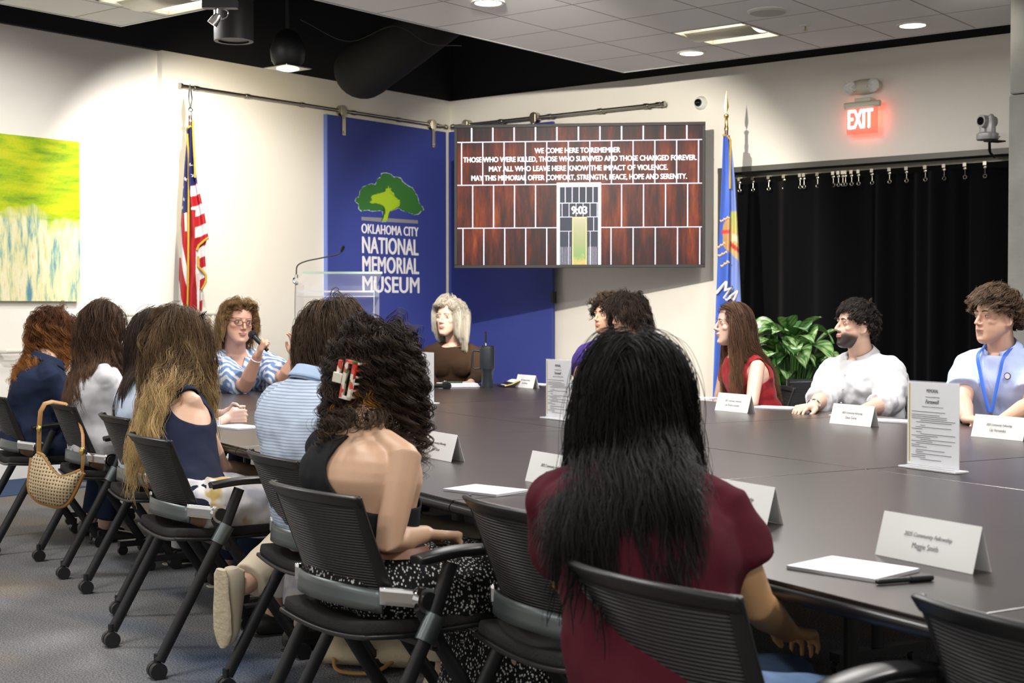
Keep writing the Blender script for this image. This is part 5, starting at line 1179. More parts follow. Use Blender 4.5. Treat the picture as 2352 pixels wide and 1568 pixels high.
    # cap under the strands
    if st['cap']:
        cv = []; nu, nv = 40, 26; keepq = []
        for j in range(nv + 1):
            for i in range(nu):
                th = 2 * PI * i / nu; phv = PI * j / nv; cv.append((math.sin(phv) * math.cos(th), math.sin(phv) * math.sin(th), math.cos(phv)))
        cv = np.array(cv); o_ = len(verts); q_ = []
        def ok(p):
            x, y, z = p; thr = st['thr'](x, y, z) if st['thr'] else ((-.05 + .72 * y if y > 0 else -.05 + .45 * y)); return z > thr + .02
        okv = [ok(p) for p in cv]
        for j in range(nv):
            for i in range(nu):
                ii = (j * nu + i, j * nu + (i + 1) % nu, (j + 1) * nu + (i + 1) % nu, (j + 1) * nu + i)
                if all(okv[k] for k in ii): q_.append([k + o_ for k in ii])
        verts = np.concatenate([verts, cv * (er + .0035 * s)]); colv = np.concatenate([colv, np.tile(dk * 1.0, (len(cv), 1))])
        if q_: quads = np.concatenate([quads, np.array(q_)])
    verts = verts @ Rn.T + cn - np.array(off)
    me = bpy.data.meshes.new(name); nf = len(quads); me.vertices.add(len(verts)); me.vertices.foreach_set('co', verts.ravel())
    me.loops.add(nf * 4); me.loops.foreach_set('vertex_index', quads.ravel().astype(np.int32)); me.polygons.add(nf); me.polygons.foreach_set('loop_start', np.arange(0, nf * 4, 4, dtype=np.int32)); me.update(calc_edges=True)
    ca = me.color_attributes.new('Col', 'FLOAT_COLOR', 'POINT'); ca.data.foreach_set('color', np.concatenate([colv, np.ones((len(colv), 1))], 1).astype(np.float32).ravel())
    return link(name, me, m_hair, par)

# ---------------------------------------------------------------- clothing helpers
def cloth(name, col, rough=.9, sheen=0, **k): return mat(name, col, rough, sheen=sheen, bump=.15, bscale=400, spec=.12, **k)
def sub_off(me, off):
    me.transform(Matrix.Translation(-off)); return me
def cut(me, fn):
    bm = bmesh.new(); bm.from_mesh(me); bmesh.ops.delete(bm, geom=[v for v in bm.verts if fn(v.co)], context='VERTS')
    bmesh.ops.delete(bm, geom=[v for v in bm.verts if not v.link_faces], context='VERTS')
    for _ in range(14):
        new = {}
        for v in bm.verts:
            if v.is_boundary:
                nb = [e.other_vert(v) for e in v.link_edges if e.is_boundary]
                if len(nb) == 2: new[v] = v.co * .4 + (nb[0].co + nb[1].co) * .3
        for v, c in new.items(): v.co = c
    bm.to_mesh(me); bm.free(); me.update(); return me
def person(label, pel, hh, neck, hs, head, hrot, R_arm, L_arm, male=False, build=1.0, s=1.0, skin=(.55, .36, .27), lip=None, sw=None, shirt=None, vox=.0055, beard=None, legs=None, knees=None, bow=.008, jaw=1.0, nose=1.0, bust=0, cheeks=0, group=None, neckr=None, drop=None, legpants=True):
    """R_arm/L_arm: (elbow, wrist, hand dir, palm normal, curl[, thumb])"""
    off = Vector((pel.x, pel.y, 0)); t = thing('person', label, 'person', off, 0, group)
    up = (neck - pel); RS = rotf(hs); sw = sw or (.178 if male else .155); sw *= build ** .5
    b = MB(); secs = torso_secs(pel, neck, hh, hs, build, male, 0, bow=bow); loft(b, secs)
    tan = up.normalized(); shc = pel + up * .865 - RS.col[1] * .012; J = {}
    for q, arm in ((1, R_arm), (-1, L_arm)):
        sh = shc + RS.col[0] * (q * sw) - tan * .006
        if drop: sh = sh + V3(0, 0, drop.get(q, 0))
        J[q] = sh; k = build ** .5 * (1.08 if male else .95) * s
        b.tube([neck - tan * .04 + RS.col[0] * q * .03, (neck + sh) / 2 + tan * .000, sh - tan * .004], [.034, .036, .040 * k], 14, dome=True)
        el, wr = arm[0], arm[1]; m1 = sh.lerp(el, .35); m2 = el.lerp(wr, .28)
        b.tube([sh + RS.col[0] * q * -.02, sh, m1, sh.lerp(el, .75), el, m2, el.lerp(wr, .7), wr], [.038 * k, .045 * k, .045 * k, .040 * k, .037 * k, .038 * k, .029 * k, .024 * k], 16, dome=True)
        hand(b, wr, arm[2], arm[3], (1 if q == 1 else -1) * (arm[6] if len(arm) > 6 else 1), arm[4], (1.06 if male else .95) * s, thumb=arm[5] if len(arm) > 5 else .5)
    if bust:
        for q in (-1, 1): b.ell(pel + up * .63 + RS.col[0] * q * .072 + RS.col[1] * .085 * build, (.058 * bust, .045 * bust, .058 * bust), RS, 16, 12)
    HR = rotf(*hrot); nr = neckr or (.060 if male else .050)
    b.tube([neck - tan * .05, neck + tan * .01, head + HR @ V3(0, -.022, -.055) * s, head + HR @ V3(0, -.015, -.01) * s], [nr * 1.25, nr * 1.05, nr, nr * .95], 20, dome=True)
    head_geo(b, head, HR, s, male, jaw, nose)
    # legs
    RH = rotf(hh); knees = knees or {}
    hips = {}
    for q in (1, -1):
        hp = pel + RH.col[0] * q * .09 - V3(0, 0, .01); kn = knees.get(q, (off + RH.col[0] * q * .13 + RH.col[1] * .43 + V3(0, 0, .50), off + RH.col[0] * q * .14 + RH.col[1] * .36 + V3(0, 0, .09)))
        hips[q] = (hp, kn[0], kn[1]); k = build ** .5
        b.tube([hp, hp.lerp(kn[0], .4), kn[0], kn[0].lerp(kn[1], .3), kn[1]], [.078 * k, .072 * k, .052 * k, .050 * k, .034], 16, dome=True)
    me = remesh(b, vox, 2); face_color(me, head, HR, s, skin, lip or tuple(np.array(skin) * [.90, .60, .57]), beard=beard, cheeks=cheeks); body = link('body', sub_off(me, off), m_skin, t)
    t['_'] = 0; del t['_']
    return dict(t=t, off=off, pel=pel, neck=neck, up=up, tan=tan, RS=RS, HR=HR, head=head, s=s, J=J, R=R_arm, L=L_arm, hh=hh, hs=hs, build=build, male=male, bow=bow, hips=hips, body=body, RH=RH, bust=bust)
def top(p, name, m, infl=.014, sleeve=.45, sr=(.066, .062), t0=-.10, t1=.985, disp=.012, dscale=.08, vox=.0075, armhole=None, extra=None, cutfn=None, smooth=9, loose=0.0, solid=.004):
    b = MB(); secs = torso_secs(p['pel'], p['neck'], p['hh'], p['hs'], p['build'], p['male'], infl, t0, t1, bow=p['bow'])
    loft(b, secs)
    for q in (1, -1):
        sh = p['J'][q]; arm = p['R'] if q == 1 else p['L']; k = p['build'] ** .5 * (1.08 if p['male'] else .95)
        b.tube([p['neck'] - p['tan'] * .035 + p['RS'].col[0] * q * .05, (p['neck'] + sh) / 2 + p['tan'] * .002, sh], [.034 + infl * .8, .036 + infl * .8, .042 * k + infl * .8], 14, dome=True)
        if sleeve:
            el, wr = arm[0], arm[1]
            if sleeve <= 1: pts = [sh - p['RS'].col[0] * q * .02, sh, sh.lerp(el, sleeve * .5), sh.lerp(el, sleeve)]; rr = [.042 * k + infl * .8, .047 * k + infl * .9, (sr[0] + sr[1]) / 2 * k, sr[1] * k]
            else: f = sleeve - 1; pts = [sh - p['RS'].col[0] * q * .02, sh, sh.lerp(el, .5), el, el.lerp(wr, f * .5), el.lerp(wr, f)]; rr = [.042 * k + infl * .8, .047 * k + infl * .9, sr[0] * k, (sr[0] + sr[1]) / 2 * k, sr[1] * k * 1.05, sr[1] * k]
            b.tube(pts, rr, 18)
    if p['bust']:
        for q in (-1, 1): b.ell(p['pel'] + p['up'] * .63 + p['RS'].col[0] * q * .070 + p['RS'].col[1] * .085 * p['build'], (.068 * p['bust'] + infl, .052 * p['bust'] + infl, .066 * p['bust'] + infl), p['RS'], 16, 12)
    if extra: extra(b)
    me = sub_off(remesh(b, vox, smooth, disp, dscale), p['off'])
    if cutfn: cut(me, cutfn)
    o = link(name, me, m, p['t'])
    if cutfn: q = o.modifiers.new('s', 'SOLIDIFY'); q.thickness = solid; q.offset = -1
    return o
def pants(p, name, m, col=None, to=.92, r=(.098, .085, .068, .062), disp=.010, vox=.009, hips_=True):
    b = MB(); k = p['build'] ** .5
    for q in (1, -1):
        hp, kn, an = p['hips'][q]; b.tube([hp, hp.lerp(kn, .5), kn, kn.lerp(an, .4), kn.lerp(an, to)], [r[0] * k, r[1] * k, r[2] * k, r[3] * k, r[3] * k * .95], 18)
    secs = torso_secs(p['pel'], p['neck'], p['hh'], p['hs'], p['build'], p['male'], .012, 0, .2, bow=p['bow'], n=4); loft(b, secs)
    me = remesh(b, vox, 3, disp, .09); return link(name, sub_off(me, p['off']), m, p['t'])
def shoes(p, m, sole, name='shoe', rots=None):
    for q in (1, -1):
        an = p['hips'][q][2] - p['off']; R = p['RH'] if not rots else rots[q]; b = MB(); a = an + R @ V3(0, 0, -.05)
        loft(b, [(a + R @ V3(0, y, z0), R.col[0], R.col[2], rx, rz) for y, z0, rx, rz in ((-.075, .0, .02, .02), (-.06, .005, .032, .04), (0, .0, .036, .045), (.06, -.008, .042, .035), (.13, -.015, .043, .025), (.165, -.02, .03, .017), (.18, -.022, .012, .01))], 16)
        o = b.build(name, m, p['t']); b = MB(); loft(b, [(a + R @ V3(0, y, -.042), R.col[0], R.col[2], rx, .010) for y, rx in ((-.08, .02), (-.06, .034), (0, .036), (.06, .044), (.13, .045), (.17, .03), (.185, .012))], 16); b.build('sole', sole, o)
def collar(p, m, r=.088, h=.050, open_=.35, name='collar', tilt=-18, front=True):
    b = MB(); R = Matrix.Rotation(0, 3, 'X'); r = max(r, .086); h = max(h, .046); c = p['neck'] - p['off'] + p['tan'] * .006; RS = p['RS'] @ Matrix.Rotation(math.radians(tilt), 3, 'X')
    def f(u, v):
        a = open_ + (2 * PI - 2 * open_) * u; x = math.sin(a); y = math.cos(a); rr = r * (1 - .12 * v + .10 * (1 - v))
        return c + RS @ V3(x * rr, y * rr * .95, h * (v - .35) - (.018 * math.cos(a) if True else 0))
    b.grid(f, 36, 4)
    def f2(u, v):
        a = open_ + (2 * PI - 2 * open_) * u; x = math.sin(a); y = math.cos(a); rr = r * (.9 + .32 * v); pt = max(0, math.cos(a)) ** 3 * .03
        return c + RS @ V3(x * rr, y * rr * .95 + .004, h * (.68 - v * .85) - pt * v - .018 * math.cos(a))
    b.grid(f2, 36, 4); return b.build(name, m, p['t'], solid=.003)
# ================================================================ THE CAST
def torso_coll(p, w_=.19, dpt=.115):
    X = p['RS'].col[0].copy(); T = p['tan']; Y = T.cross(X).normalized(); M = Matrix((X, Y, T)).transposed(); o = p['build'] ** .5
    pk = p['pel']; u = p['up']
    return [(tuple(pk + u * .60 - Y * .01), (w_ * o, (dpt + .018) * o, .18), M), (tuple(pk + u * .865 - Y * .012), ((p['J'][1] - p['J'][-1]).length / 2 + .062, .085 * o, .075), M), (tuple(pk + u * .25 - Y * .01), (.175 * o, .135 * o, .26), M)]
def hr(p, name='hair', **st):
    seed = st.pop('seed', 1); bd = -p['RS'].col[1] * (.35 if p['RS'].col[1].y > 0 else 1) + V3(0, -.65, 0) * (1 if p['RS'].col[1].y > 0 else 0); st.setdefault('backdir', (bd.x, bd.y, 0))
    return hairmesh(name, p['t'], p['off'], p['head'], p['HR'], p['s'], st, seed)
def pelvis_on(key, dz=.56, back=.03):
    p, h = CH[key]; f = V3(math.sin(h), math.cos(h), 0); q = p - f * back; return V3(q.x, q.y, dz), math.degrees(h)
def pat_stripe(m, c1, c2, sc, dirn='Z', w_=.5, dist=0.0):
    tc = N(m, 'ShaderNodeTexCoord'); wv = N(m, 'ShaderNodeTexWave', bands_direction=dirn); wv.inputs['Scale'].default_value = sc; wv.inputs['Distortion'].default_value = dist; wv.inputs['Detail'].default_value = 1
    L(m, tc.outputs['Object'], wv.inputs['Vector']); L(m, ramp(m, wv.outputs['Fac'], [(w_ - .08, c1), (w_ + .08, c2)]), bsdf(m).inputs['Base Color'])
DOWN = V3(0, 0, -1)
# ---- woman in the navy blazer
pel, h = pelvis_on('C1'); hd = P(124, 763, 7.68); nk = P(108, 832, 7.55)
p = person('woman with curly auburn hair in a navy blazer, leftmost at the table', pel, h, nk, 62, hd, (75, -6, 0), (P(148, 945, 7.5), P(200, 940, 7.85), V3(.8, .4, 0), V3(0, 0, -1), .3), (P(90, 930, 8.0), P(190, 935, 8.1), V3(.8, .3, 0), V3(0, 0, -1), .3), s=.98, vox=.008, build=1.05)
top(p, 'blazer', cloth('navy_blazer_wool', (.018, .026, .055)), .022, 1.9, (.062, .045), disp=.020, dscale=.09)
collar(p, MATS['navy_blazer_wool'], .075, .045, .5, tilt=-8)
pants(p, 'trousers', MATS['navy_blazer_wool']); shoes(p, mat('black_leather', (.015, .014, .014), .4), mat('black_sole', (.02, .02, .02), .7))
hr(p, seed=3, G=260, K=9, L=.34, wave=.019, freq=11, frizz=.006, jit=.014, layer=(.006, .05), back=.9, cols=((.035, .012, .006), (.20, .07, .02)), tip=((.50, .20, .05), .35, 1.0), coll=torso_coll(p), lift=.1)
# ---- woman in the white tee
pel, h = pelvis_on('C2'); hd = P(237, 752, 7.0); nk = P(232, 838, 6.93)
p = person('woman with long dark wavy hair in a white tee, behind the straw bag chair', pel, h, nk, 62, hd, (66, -4, 0), (P(262, 958, 7.0), P(335, 985, 7.2), V3(.8, .5, 0), DOWN, .3), (P(215, 950, 7.5), P(330, 975, 7.4), V3(.8, .2, 0), DOWN, .3), skin=(.50, .29, .19), vox=.008)
top(p, 'shirt', cloth('white_cotton', (.56, .56, .58)), .016, .52, (.062, .064), disp=.016)
pants(p, 'trousers', cloth('grey_cotton', (.33, .32, .36)), to=.55); shoes(p, mat('black_canvas', (.02, .02, .022), .7), mat('cream_sole', (.62, .58, .48), .6))
for q in (1, -1):
    a = p['hips'][q][2] - p['off']; b = MB(); b.tube([a + V3(0, 0, .14), a + V3(0, 0, .05), a + V3(0, 0, -.01)], [.042, .039, .037], 14); b.build('sock', mat('white_sock', (.7, .7, .72), .85, bump=.4, bscale=200), p['t'])
hr(p, seed=5, G=260, K=9, L=.47, wave=.012, freq=8, frizz=.003, jit=.013, layer=(.005, .035), cols=((.022, .012, .008), (.12, .065, .038)), tip=((.20, .11, .06), .5, 1.0), coll=torso_coll(p), back=.9, lift=.05)
# ---- woman mostly hidden, light blue shirt
pel, h = pelvis_on('C3'); hd = P(352, 778, 6.35); nk = P(338, 862, 6.25)
p = person('woman with sleek dark hair in light blue, hidden behind the blonde-streaked hair', pel, h, nk, 60, hd, (62, -6, 0), (P(455, 1000, 6.22), P(520, 962, 6.5), V3(.85, .35, .08), V3(-.3, .8, -.2), .85, .8), (P(440, 960, 6.9), P(520, 950, 6.72), V3(.85, -.15, .05), V3(-.2, -.9, 0), .8, .8), skin=(.66, .44, .37), vox=.006)
top(p, 'shirt', cloth('pale_blue_cotton', (.50, .58, .72)), .016, 1.55, (.056, .042), disp=.014)
pants(p, 'trousers', cloth('navy_cotton', (.022, .03, .06))); shoes(p, MATS['black_canvas'], MATS['cream_sole'])
hr(p, seed=8, G=200, K=8, L=.40, wave=.002, freq=5, jit=.012, layer=(.004, .02), cols=((.018, .012, .010), (.075, .048, .035)), coll=torso_coll(p), back=.8)
# ---- woman with highlighted hair
pel, h = pelvis_on('C4'); hd = P(413, 784, 5.58); nk = P(402, 878, 5.5)
p = person('woman with long blonde-streaked brown hair in a navy sleeveless top', pel, h, nk, 56, hd, (50, -4, 0), (P(508, 1075, 5.42), P(590, 1082, 5.62), V3(.8, .4, -.1), DOWN, .4), (P(440, 1040, 5.95), P(520, 1070, 6.0), V3(.8, .2, 0), DOWN, .4), skin=(.60, .38, .27), vox=.006)
Js = p['J']; navy = cloth('navy_knit', (.016, .02, .042))
top(p, 'sleeveless_top', navy, .012, 0, disp=.012, cutfn=lambda c, o=p['off']: any(((c + o) - (Js[q] + p['RS'].col[0] * q * .035 + V3(0, 0, -.03))).length < .082 for q in (1, -1)))
m = cloth('printed_white_cotton', (.62, .60, .64)); tc = N(m, 'ShaderNodeTexCoord'); vo = N(m, 'ShaderNodeTexNoise'); vo.inputs['Scale'].default_value = 9; L(m, tc.outputs['Object'], vo.inputs['Vector']); L(m, ramp(m, vo.outputs['Fac'], [(.40, (.45, .45, .52)), (.5, (.66, .64, .66)), (.62, (.68, .66, .64)), (.68, (.52, .38, .14))]), bsdf(m).inputs['Base Color'])
pants(p, 'printed_trousers', m, r=(.112, .105, .095, .092), disp=.03, to=.85); shoes(p, MATS['black_leather'], MATS['black_sole'])
hr(p, seed=11, flare=(.06, .10), G=340, K=11, L=.60, wave=.014, freq=6.5, frizz=.005, jit=.014, layer=(.005, .045), cols=((.040, .022, .012), (.17, .10, .05)), tip=((.66, .46, .20), .38, .85), coll=torso_coll(p), back=.7, lift=.08, tipk=.8, rad=.0011, lrand=.3)
b = MB(); 
def Gp(p, x, y, z): return p['head'] + p['HR'] @ (V3(x, y, z) * p['s']) - p['off']
for q in (-1, 1):
    b.tube([Gp(p, q * .015, .085, .118), Gp(p, q * .045, .083, .124), Gp(p, q * .078, .06, .118), Gp(p, q * .083, .045, .10), Gp(p, q * .05, .078, .092), Gp(p, q * .018, .09, .098), Gp(p, q * .015, .085, .118)], .0035, 8)
    b.tube([Gp(p, q * .082, .05, .112), Gp(p, q * .092, -.02, .07), Gp(p, q * .09, -.05, .04)], .003, 8)
    b.tube([Gp(p, q * .015, .085, .11), Gp(p, 0, .088, .112)], .003, 6)
b.build('sunglasses', mat('black_gloss'), p['t'])
# ---- man in the striped polo
place = CH['C5']; pel, h = pelvis_on('C5', .57, .03); hd = P(760, 778, 4.78); nk = P(728, 878, 4.70)
p = person('man in a light blue striped polo leaning on the table, seen from behind', pel, h, nk, 48, hd, (42, -8, 6), (P(905, 1035, 4.88), P(936, 1050, 5.0), V3(.75, .62, .05), V3(-.5, .6, -.5), .95, .8), (P(640, 985, 5.1), P(750, 985, 5.3), V3(.8, .4, 0), DOWN, .5), male=True, build=1.06, skin=(.50, .31, .22), vox=.006, bow=.02, sw=.19, knees={-1: (P(700, 1215, 4.95), P(560, 1345, 4.66))})
m = cloth('striped_pique', (.4, .5, .7)); pat_stripe(m, (.25, .30, .39), (.42, .49, .60), 33, 'Z', .32, .05)
top(p, 'polo_shirt', m, .018, .62, (.078, .075), disp=.022, dscale=.075)
mc = mat('pale_blue_knit', (.34, .45, .62), .8); collar(p, mc, .078, .042, .25, tilt=-8)
pants(p, 'chinos', cloth('khaki_cotton', (.58, .50, .38)), r=(.105, .092, .075, .068)); 
_u = V3(.62, .75, .10).normalized(); _t = V3(-.12, 0, -1); _t = (_t - _u * _t.dot(_u)).normalized(); _x = _t.cross(_u)
shoes(p, mat('beige_canvas', (.50, .44, .32), .8), mat('tan_rubber', (.55, .47, .33), .7, bump=.5, bscale=60), rots={1: p['RH'], -1: Matrix((_x, _t, _u)).transposed()})
def m5thr(x, y, z): return -.12 + .8 * y if y > 0 else -.12 + .62 * y
hr(p, seed=13, G=300, K=9, L=.17, wave=.006, freq=7, frizz=.002, jit=.012, layer=(.004, .03), cols=((.022, .014, .010), (.12, .075, .045)), tip=((.16, .10, .06), .5, 1), thr=m5thr, back=.5, lift=.10, lrand=.35, grav=.3, facex=0, flow=lambda P0, g: np.stack([P0[:, 0] * 1.2 + .25, P0[:, 1] * .7 + .1, -.5 - 0 * P0[:, 2]], 1))
# ---- woman in black top
pel, h = pelvis_on('C6', .56, .03); hd = P(858, 862, 3.86); nk = P(838, 985, 3.72)
p = person('woman with black curly clipped hair in a black one-shoulder top and speckled skirt', pel, h, nk, 44, hd, (24, -10, 10), (P(893, 1246, 3.50), P(978, 1226, 3.68), V3(.8, .45, -.1), V3(.1, -.1, -1), .7), (P(760, 1210, 4.1), P(870, 1200, 4.25), V3(.8, .2, 0), DOWN, .4), skin=(.50, .31, .20), vox=.005, build=1.04, sw=.165)
Js = p['J']; J1 = Js[1]; RS = p['RS']
blk = cloth('black_knit', (.014, .015, .017))
def c6(c, o=p['off'], nk=nk):
    l = RS.inverted() @ (c + o - nk); g = l.z + .075
    return (l.z > -.19 and l.x > .02 + (11 if g < 0 else 2) * g * g) or l.z > .02
top(p, 'one_shoulder_top', blk, .010, 0, t0=.22, t1=.96, disp=.008, cutfn=c6, vox=.0065)
b = MB(); secs = torso_secs(p['pel'], p['neck'], p['hh'], p['hs'], p['build'], False, .020, .19, .25, n=3); loft(b, secs); b.build('belt', mat('brown_leather', (.16, .06, .025), .45), p['t'], loc=tuple(-p['off']))
m = cloth('speckled_skirt_fabric', (.02, .02, .02)); tc = N(m, 'ShaderNodeTexCoord'); mp = N(m, 'ShaderNodeMapping'); mp.inputs['Scale'].default_value = (130, 130, 95); L(m, tc.outputs['Object'], mp.inputs[0]); vo = N(m, 'ShaderNodeTexVoronoi'); vo.inputs['Scale'].default_value = 1; L(m, mp.outputs[0], vo.inputs['Vector']); L(m, ramp(m, vo.outputs['Distance'], [(.28, (.60, .60, .58)), (.36, (.012, .012, .013))]), bsdf(m).inputs['Base Color'])
def skirt(p, name, m, hemz=.20, w_=.24):
    b = MB(); RH = p['RH']; o = p['pel']; 
    secs = [(o + V3(0, 0, .09), RH.col[0], RH.col[1], .165, .120), (o - RH.col[1] * .01, RH.col[0], RH.col[1], .195, .135), (o + RH.col[1] * .10 - V3(0, 0, .045), RH.col[0], (RH.col[1] * .5 + V3(0, 0, .87)), .228, .13), (o + RH.col[1] * .28 - V3(0, 0, .035), RH.col[0], V3(0, 0, 1), .235, .122), (o + RH.col[1] * .42 - V3(0, 0, .06), RH.col[0], (V3(0, 0, 1) + RH.col[1]).normalized(), .235, .12)]
    a = o + RH.col[1] * .46; secs += [(V3(a.x, a.y, .38), RH.col[0], -RH.col[1] * -1, .235, .12), (V3(a.x, a.y, hemz) - RH.col[1] * .02, RH.col[0], RH.col[1], w_, .13)]
    loft(b, secs, 30)
    for q in (1, -1): hp, kn, an = p['hips'][q]; b.tube([hp, hp.lerp(kn, .4), kn], [.105, .102, .09], 16, dome=True)
    me = remesh(b, .008, 4, .018, .1); return link(name, sub_off(me, p['off']), m, p['t'])
skirt(p, 'skirt', m, .16, .25); shoes(p, mat('tan_suede', (.40, .27, .15), .8), mat('cream_sole'))
def c6thr(x, y, z): return -.12 + .7 * y if y > 0 else -.12 + .5 * y
hr(p, seed=17, G=300, K=10, L=.20, wave=.013, freq=19, frizz=.006, jit=.013, layer=(.006, .042), cols=((.010, .007, .006), (.060, .038, .026)), tip=((.12, .075, .04), .6, 1.1), thr=c6thr, coll=torso_coll(p), lift=.08, back=.5, lrand=.35, rad=.0012, steps=44, wz=1.0, er=1.02, seg=3)
hr(p, 'curl_tips', seed=18, G=26, K=7, L=.30, wave=.018, freq=17, frizz=.004, jit=.008, layer=(.02, .06), cols=((.012, .008, .006), (.05, .03, .02)), tip=((.10, .06, .035), .5, 1), thr=lambda x, y, z: .2 if (x > .55 and -.6 < y < .6) else 9, lift=.3, back=.1, steps=44, wz=1.0, cap=False, lockr=.002)
hr(p, 'bronze_nape_curls', seed=19, G=22, K=8, L=.15, wave=.014, freq=22, frizz=.006, jit=.010, layer=(.03, .05), cols=((.20, .08, .01), (.50, .24, .04)), thr=lambda x, y, z: -.62 if (y < -.45 and abs(x - .25) < .45 and z < -.2) else 9, lift=.1, back=.1, steps=30, wz=1.0, cap=False, lockr=.002)
# claw clip
cp = P(800, 872, 3.70) - p['off']; Rc = rotf(24) @ Matrix.Rotation(math.radians(12), 3, 'Y')
m = mat('floral_clip', (.8, .75, .65), .3); tc = N(m, 'ShaderNodeTexCoord'); vo = N(m, 'ShaderNodeTexVoronoi'); vo.inputs['Scale'].default_value = 55; L(m, tc.outputs['Object'], vo.inputs['Vector']); sp = N(m, 'ShaderNodeSeparateColor'); L(m, vo.outputs['Color'], sp.inputs[0]); r_ = ramp(m, sp.outputs[0], [(.0, (.55, .03, .02)), (.3, (.75, .12, .08)), (.34, (.80, .74, .62)), (.74, (.82, .78, .66)), (.8, (.15, .22, .05))]); L(m, r_, bsdf(m).inputs['Base Color'])
b = MB()
def cb(x0, x1, z0, z1, y0=-.006, y1=.006): b.box(cp + Rc @ V3((x0 + x1) / 2, (y0 + y1) / 2, (z0 + z1) / 2), (x1 - x0, y1 - y0, z1 - z0), Rc)
cb(-.016, -.006, -.052, .052); cb(.007, .017, -.052, .052); cb(-.016, .017, .043, .052); cb(-.016, .017, -.052, -.043); cb(-.045, -.018, -.014, .012); cb(-.04, -.030, .010, .045, -.0, .01)
for k in range(6): b.tube([cp + Rc @ V3(.012 - .004 * 0, .0, -.045 + .018 * k), cp + Rc @ V3(.02, .035, -.045 + .018 * k), cp + Rc @ V3(.0, .055, -.045 + .018 * k)], [.004, .0035, .002], 6)
b.build('claw_clip', m, p['t'], bevel=.002)
# ---- woman in maroon
pel, h = pelvis_on('C8', .55, .03); pel.x -= .085; hd = P(1455, 918, 2.83); nk = P(1452, 1084, 2.76)
p = person('woman with long black hair in a maroon shirt, nearest the camera, from behind', pel, h, nk, 24, hd, (12, -4, 0), (P(1738, 1388, 2.62), P(1810, 1450, 2.9), V3(.5, .8, -.2), DOWN, .4), (P(1300, 1330, 3.1), P(1400, 1330, 3.35), V3(.5, .8, 0), DOWN, .4), s=.97, skin=(.52, .29, .13), vox=.0055, build=1.05, sw=.158)
top(p, 'maroon_shirt', cloth('maroon_cotton', (.070, .009, .017)), .020, .62, (.074, .070), disp=.022, dscale=.11)
m = cloth('blue_denim', (.12, .19, .33), var=.25, vscale=14); pants(p, 'jeans', m); shoes(p, mat('white_leather', (.6, .6, .6), .5), MATS['cream_sole'])
hr(p, seed=23, G=420, K=13, L=.50, wave=.008, freq=5.5, frizz=.003, jit=.013, layer=(.005, .034), cols=((.003, .0027, .0027), (.010, .008, .008)), coll=torso_coll(p, .20, .125), back=.8, lift=.05, rad=.0010, lrand=.3, tipk=.9, er=1.0, steps=30, flare=(.062, .06))
# ---- the speaker
pel, h = pelvis_on('F1', .57, .12); hd = P(546, 742, 9.08); nk = P(540, 806, 9.16)
p = person('woman with short brown hair and glasses in a blue patterned blouse, holding a microphone', pel, h, nk, 152, hd, (147, -4, -4), (P(563, 886, 8.72), P(592, 816, 8.62), V3(.30, -.1, .75), V3(.75, .3, -.3), 1.25, .8), (P(652, 868, 8.85), P(678, 822, 8.82), V3(.05, 0, 1), V3(-.5, -.75, .1), .35, .3), s=1.12, skin=(.60, .34, .25), lip=(.42, .16, .14), vox=.0045, build=1.32, jaw=1.12, nose=1.1, bust=1.25, cheeks=.25, neckr=.066)
m = cloth('blue_wave_print', (.4, .5, .7)); tc = N(m, 'ShaderNodeTexCoord'); wv = N(m, 'ShaderNodeTexWave', bands_direction='DIAGONAL'); wv.inputs['Scale'].default_value = 9; wv.inputs['Distortion'].default_value = 7; wv.inputs['Detail'].default_value = 1; wv.inputs['Detail Scale'].default_value = 1.2; L(m, tc.outputs['Object'], wv.inputs['Vector']); L(m, ramp(m, wv.outputs['Fac'], [(.3, (.17, .28, .52)), (.5, (.34, .44, .68)), (.62, (.68, .72, .80)), (.8, (.76, .78, .82))]), bsdf(m).inputs['Base Color'])
vn = p['neck']; top(p, 'patterned_blouse', m, .020, .92, (.088, .082), disp=.024, dscale=.09, cutfn=lambda c, o=p['off'], RS=p['RS']: (lambda l: l.y > .02 and abs(l.x) < .048 * (1 + l.z / .16) and l.z > -.16)(RS.inverted() @ (c + o - vn)))
pants(p, 'trousers', MATS['navy_cotton']); shoes(p, MATS['black_leather'], MATS['black_sole'])
eyes(p['t'], p['off'], p['head'], p['HR'], p['s'], look=-.3, brow=(.22, .14, .08), browt=.6, open_=.9)
def spthr(x, y, z): return (.25 + .44 * y if abs(x) < .7 else -.1 + .55 * y) if y > 0 else -.15 + .55 * y
hr(p, seed=29, G=300, K=9, L=.155, wave=.006, freq=8, frizz=.002, jit=.012, layer=(.006, .035), cols=((.10, .05, .022), (.38, .23, .10)), tip=((.50, .33, .15), .4, 1), thr=spthr, lift=.08, grav=.24, facez=.115, facex=.068, facey=.04, flow=lambda P0, g: np.stack([np.sign(P0[:, 0] + .25) * .9 + P0[:, 0] * .6, -.55 - 0 * P0[:, 1], -.35 - 0 * P0[:, 2]], 1), lrand=.3)
b = MB(); m_g = mat('dark_spectacle_frame', (.03, .015, .012), .3)
for q in (-1, 1):
    pts = [Gp(p, q * (.034 + .024 * math.cos(a)), .1005 - .010 * abs(math.cos(a)) ** 2 * (1 if math.cos(a) > 0 else 0), .008 + .0155 * math.sin(a)) for a in np.linspace(0, 2 * PI, 21)]; b.tube(pts, .0017, 6, up=p['HR'].col[1])
    b.tube([Gp(p, q * .058, .091, .014), Gp(p, q * .078, .06, .014), Gp(p, q * .084, .0, .010)], .0018, 6)
b.tube([Gp(p, -.011, .1015, .012), Gp(p, 0, .105, .015), Gp(p, .011, .1015, .012)], .0018, 6); gl_ = b.build('glasses', m_g, p['t'])
b = MB()
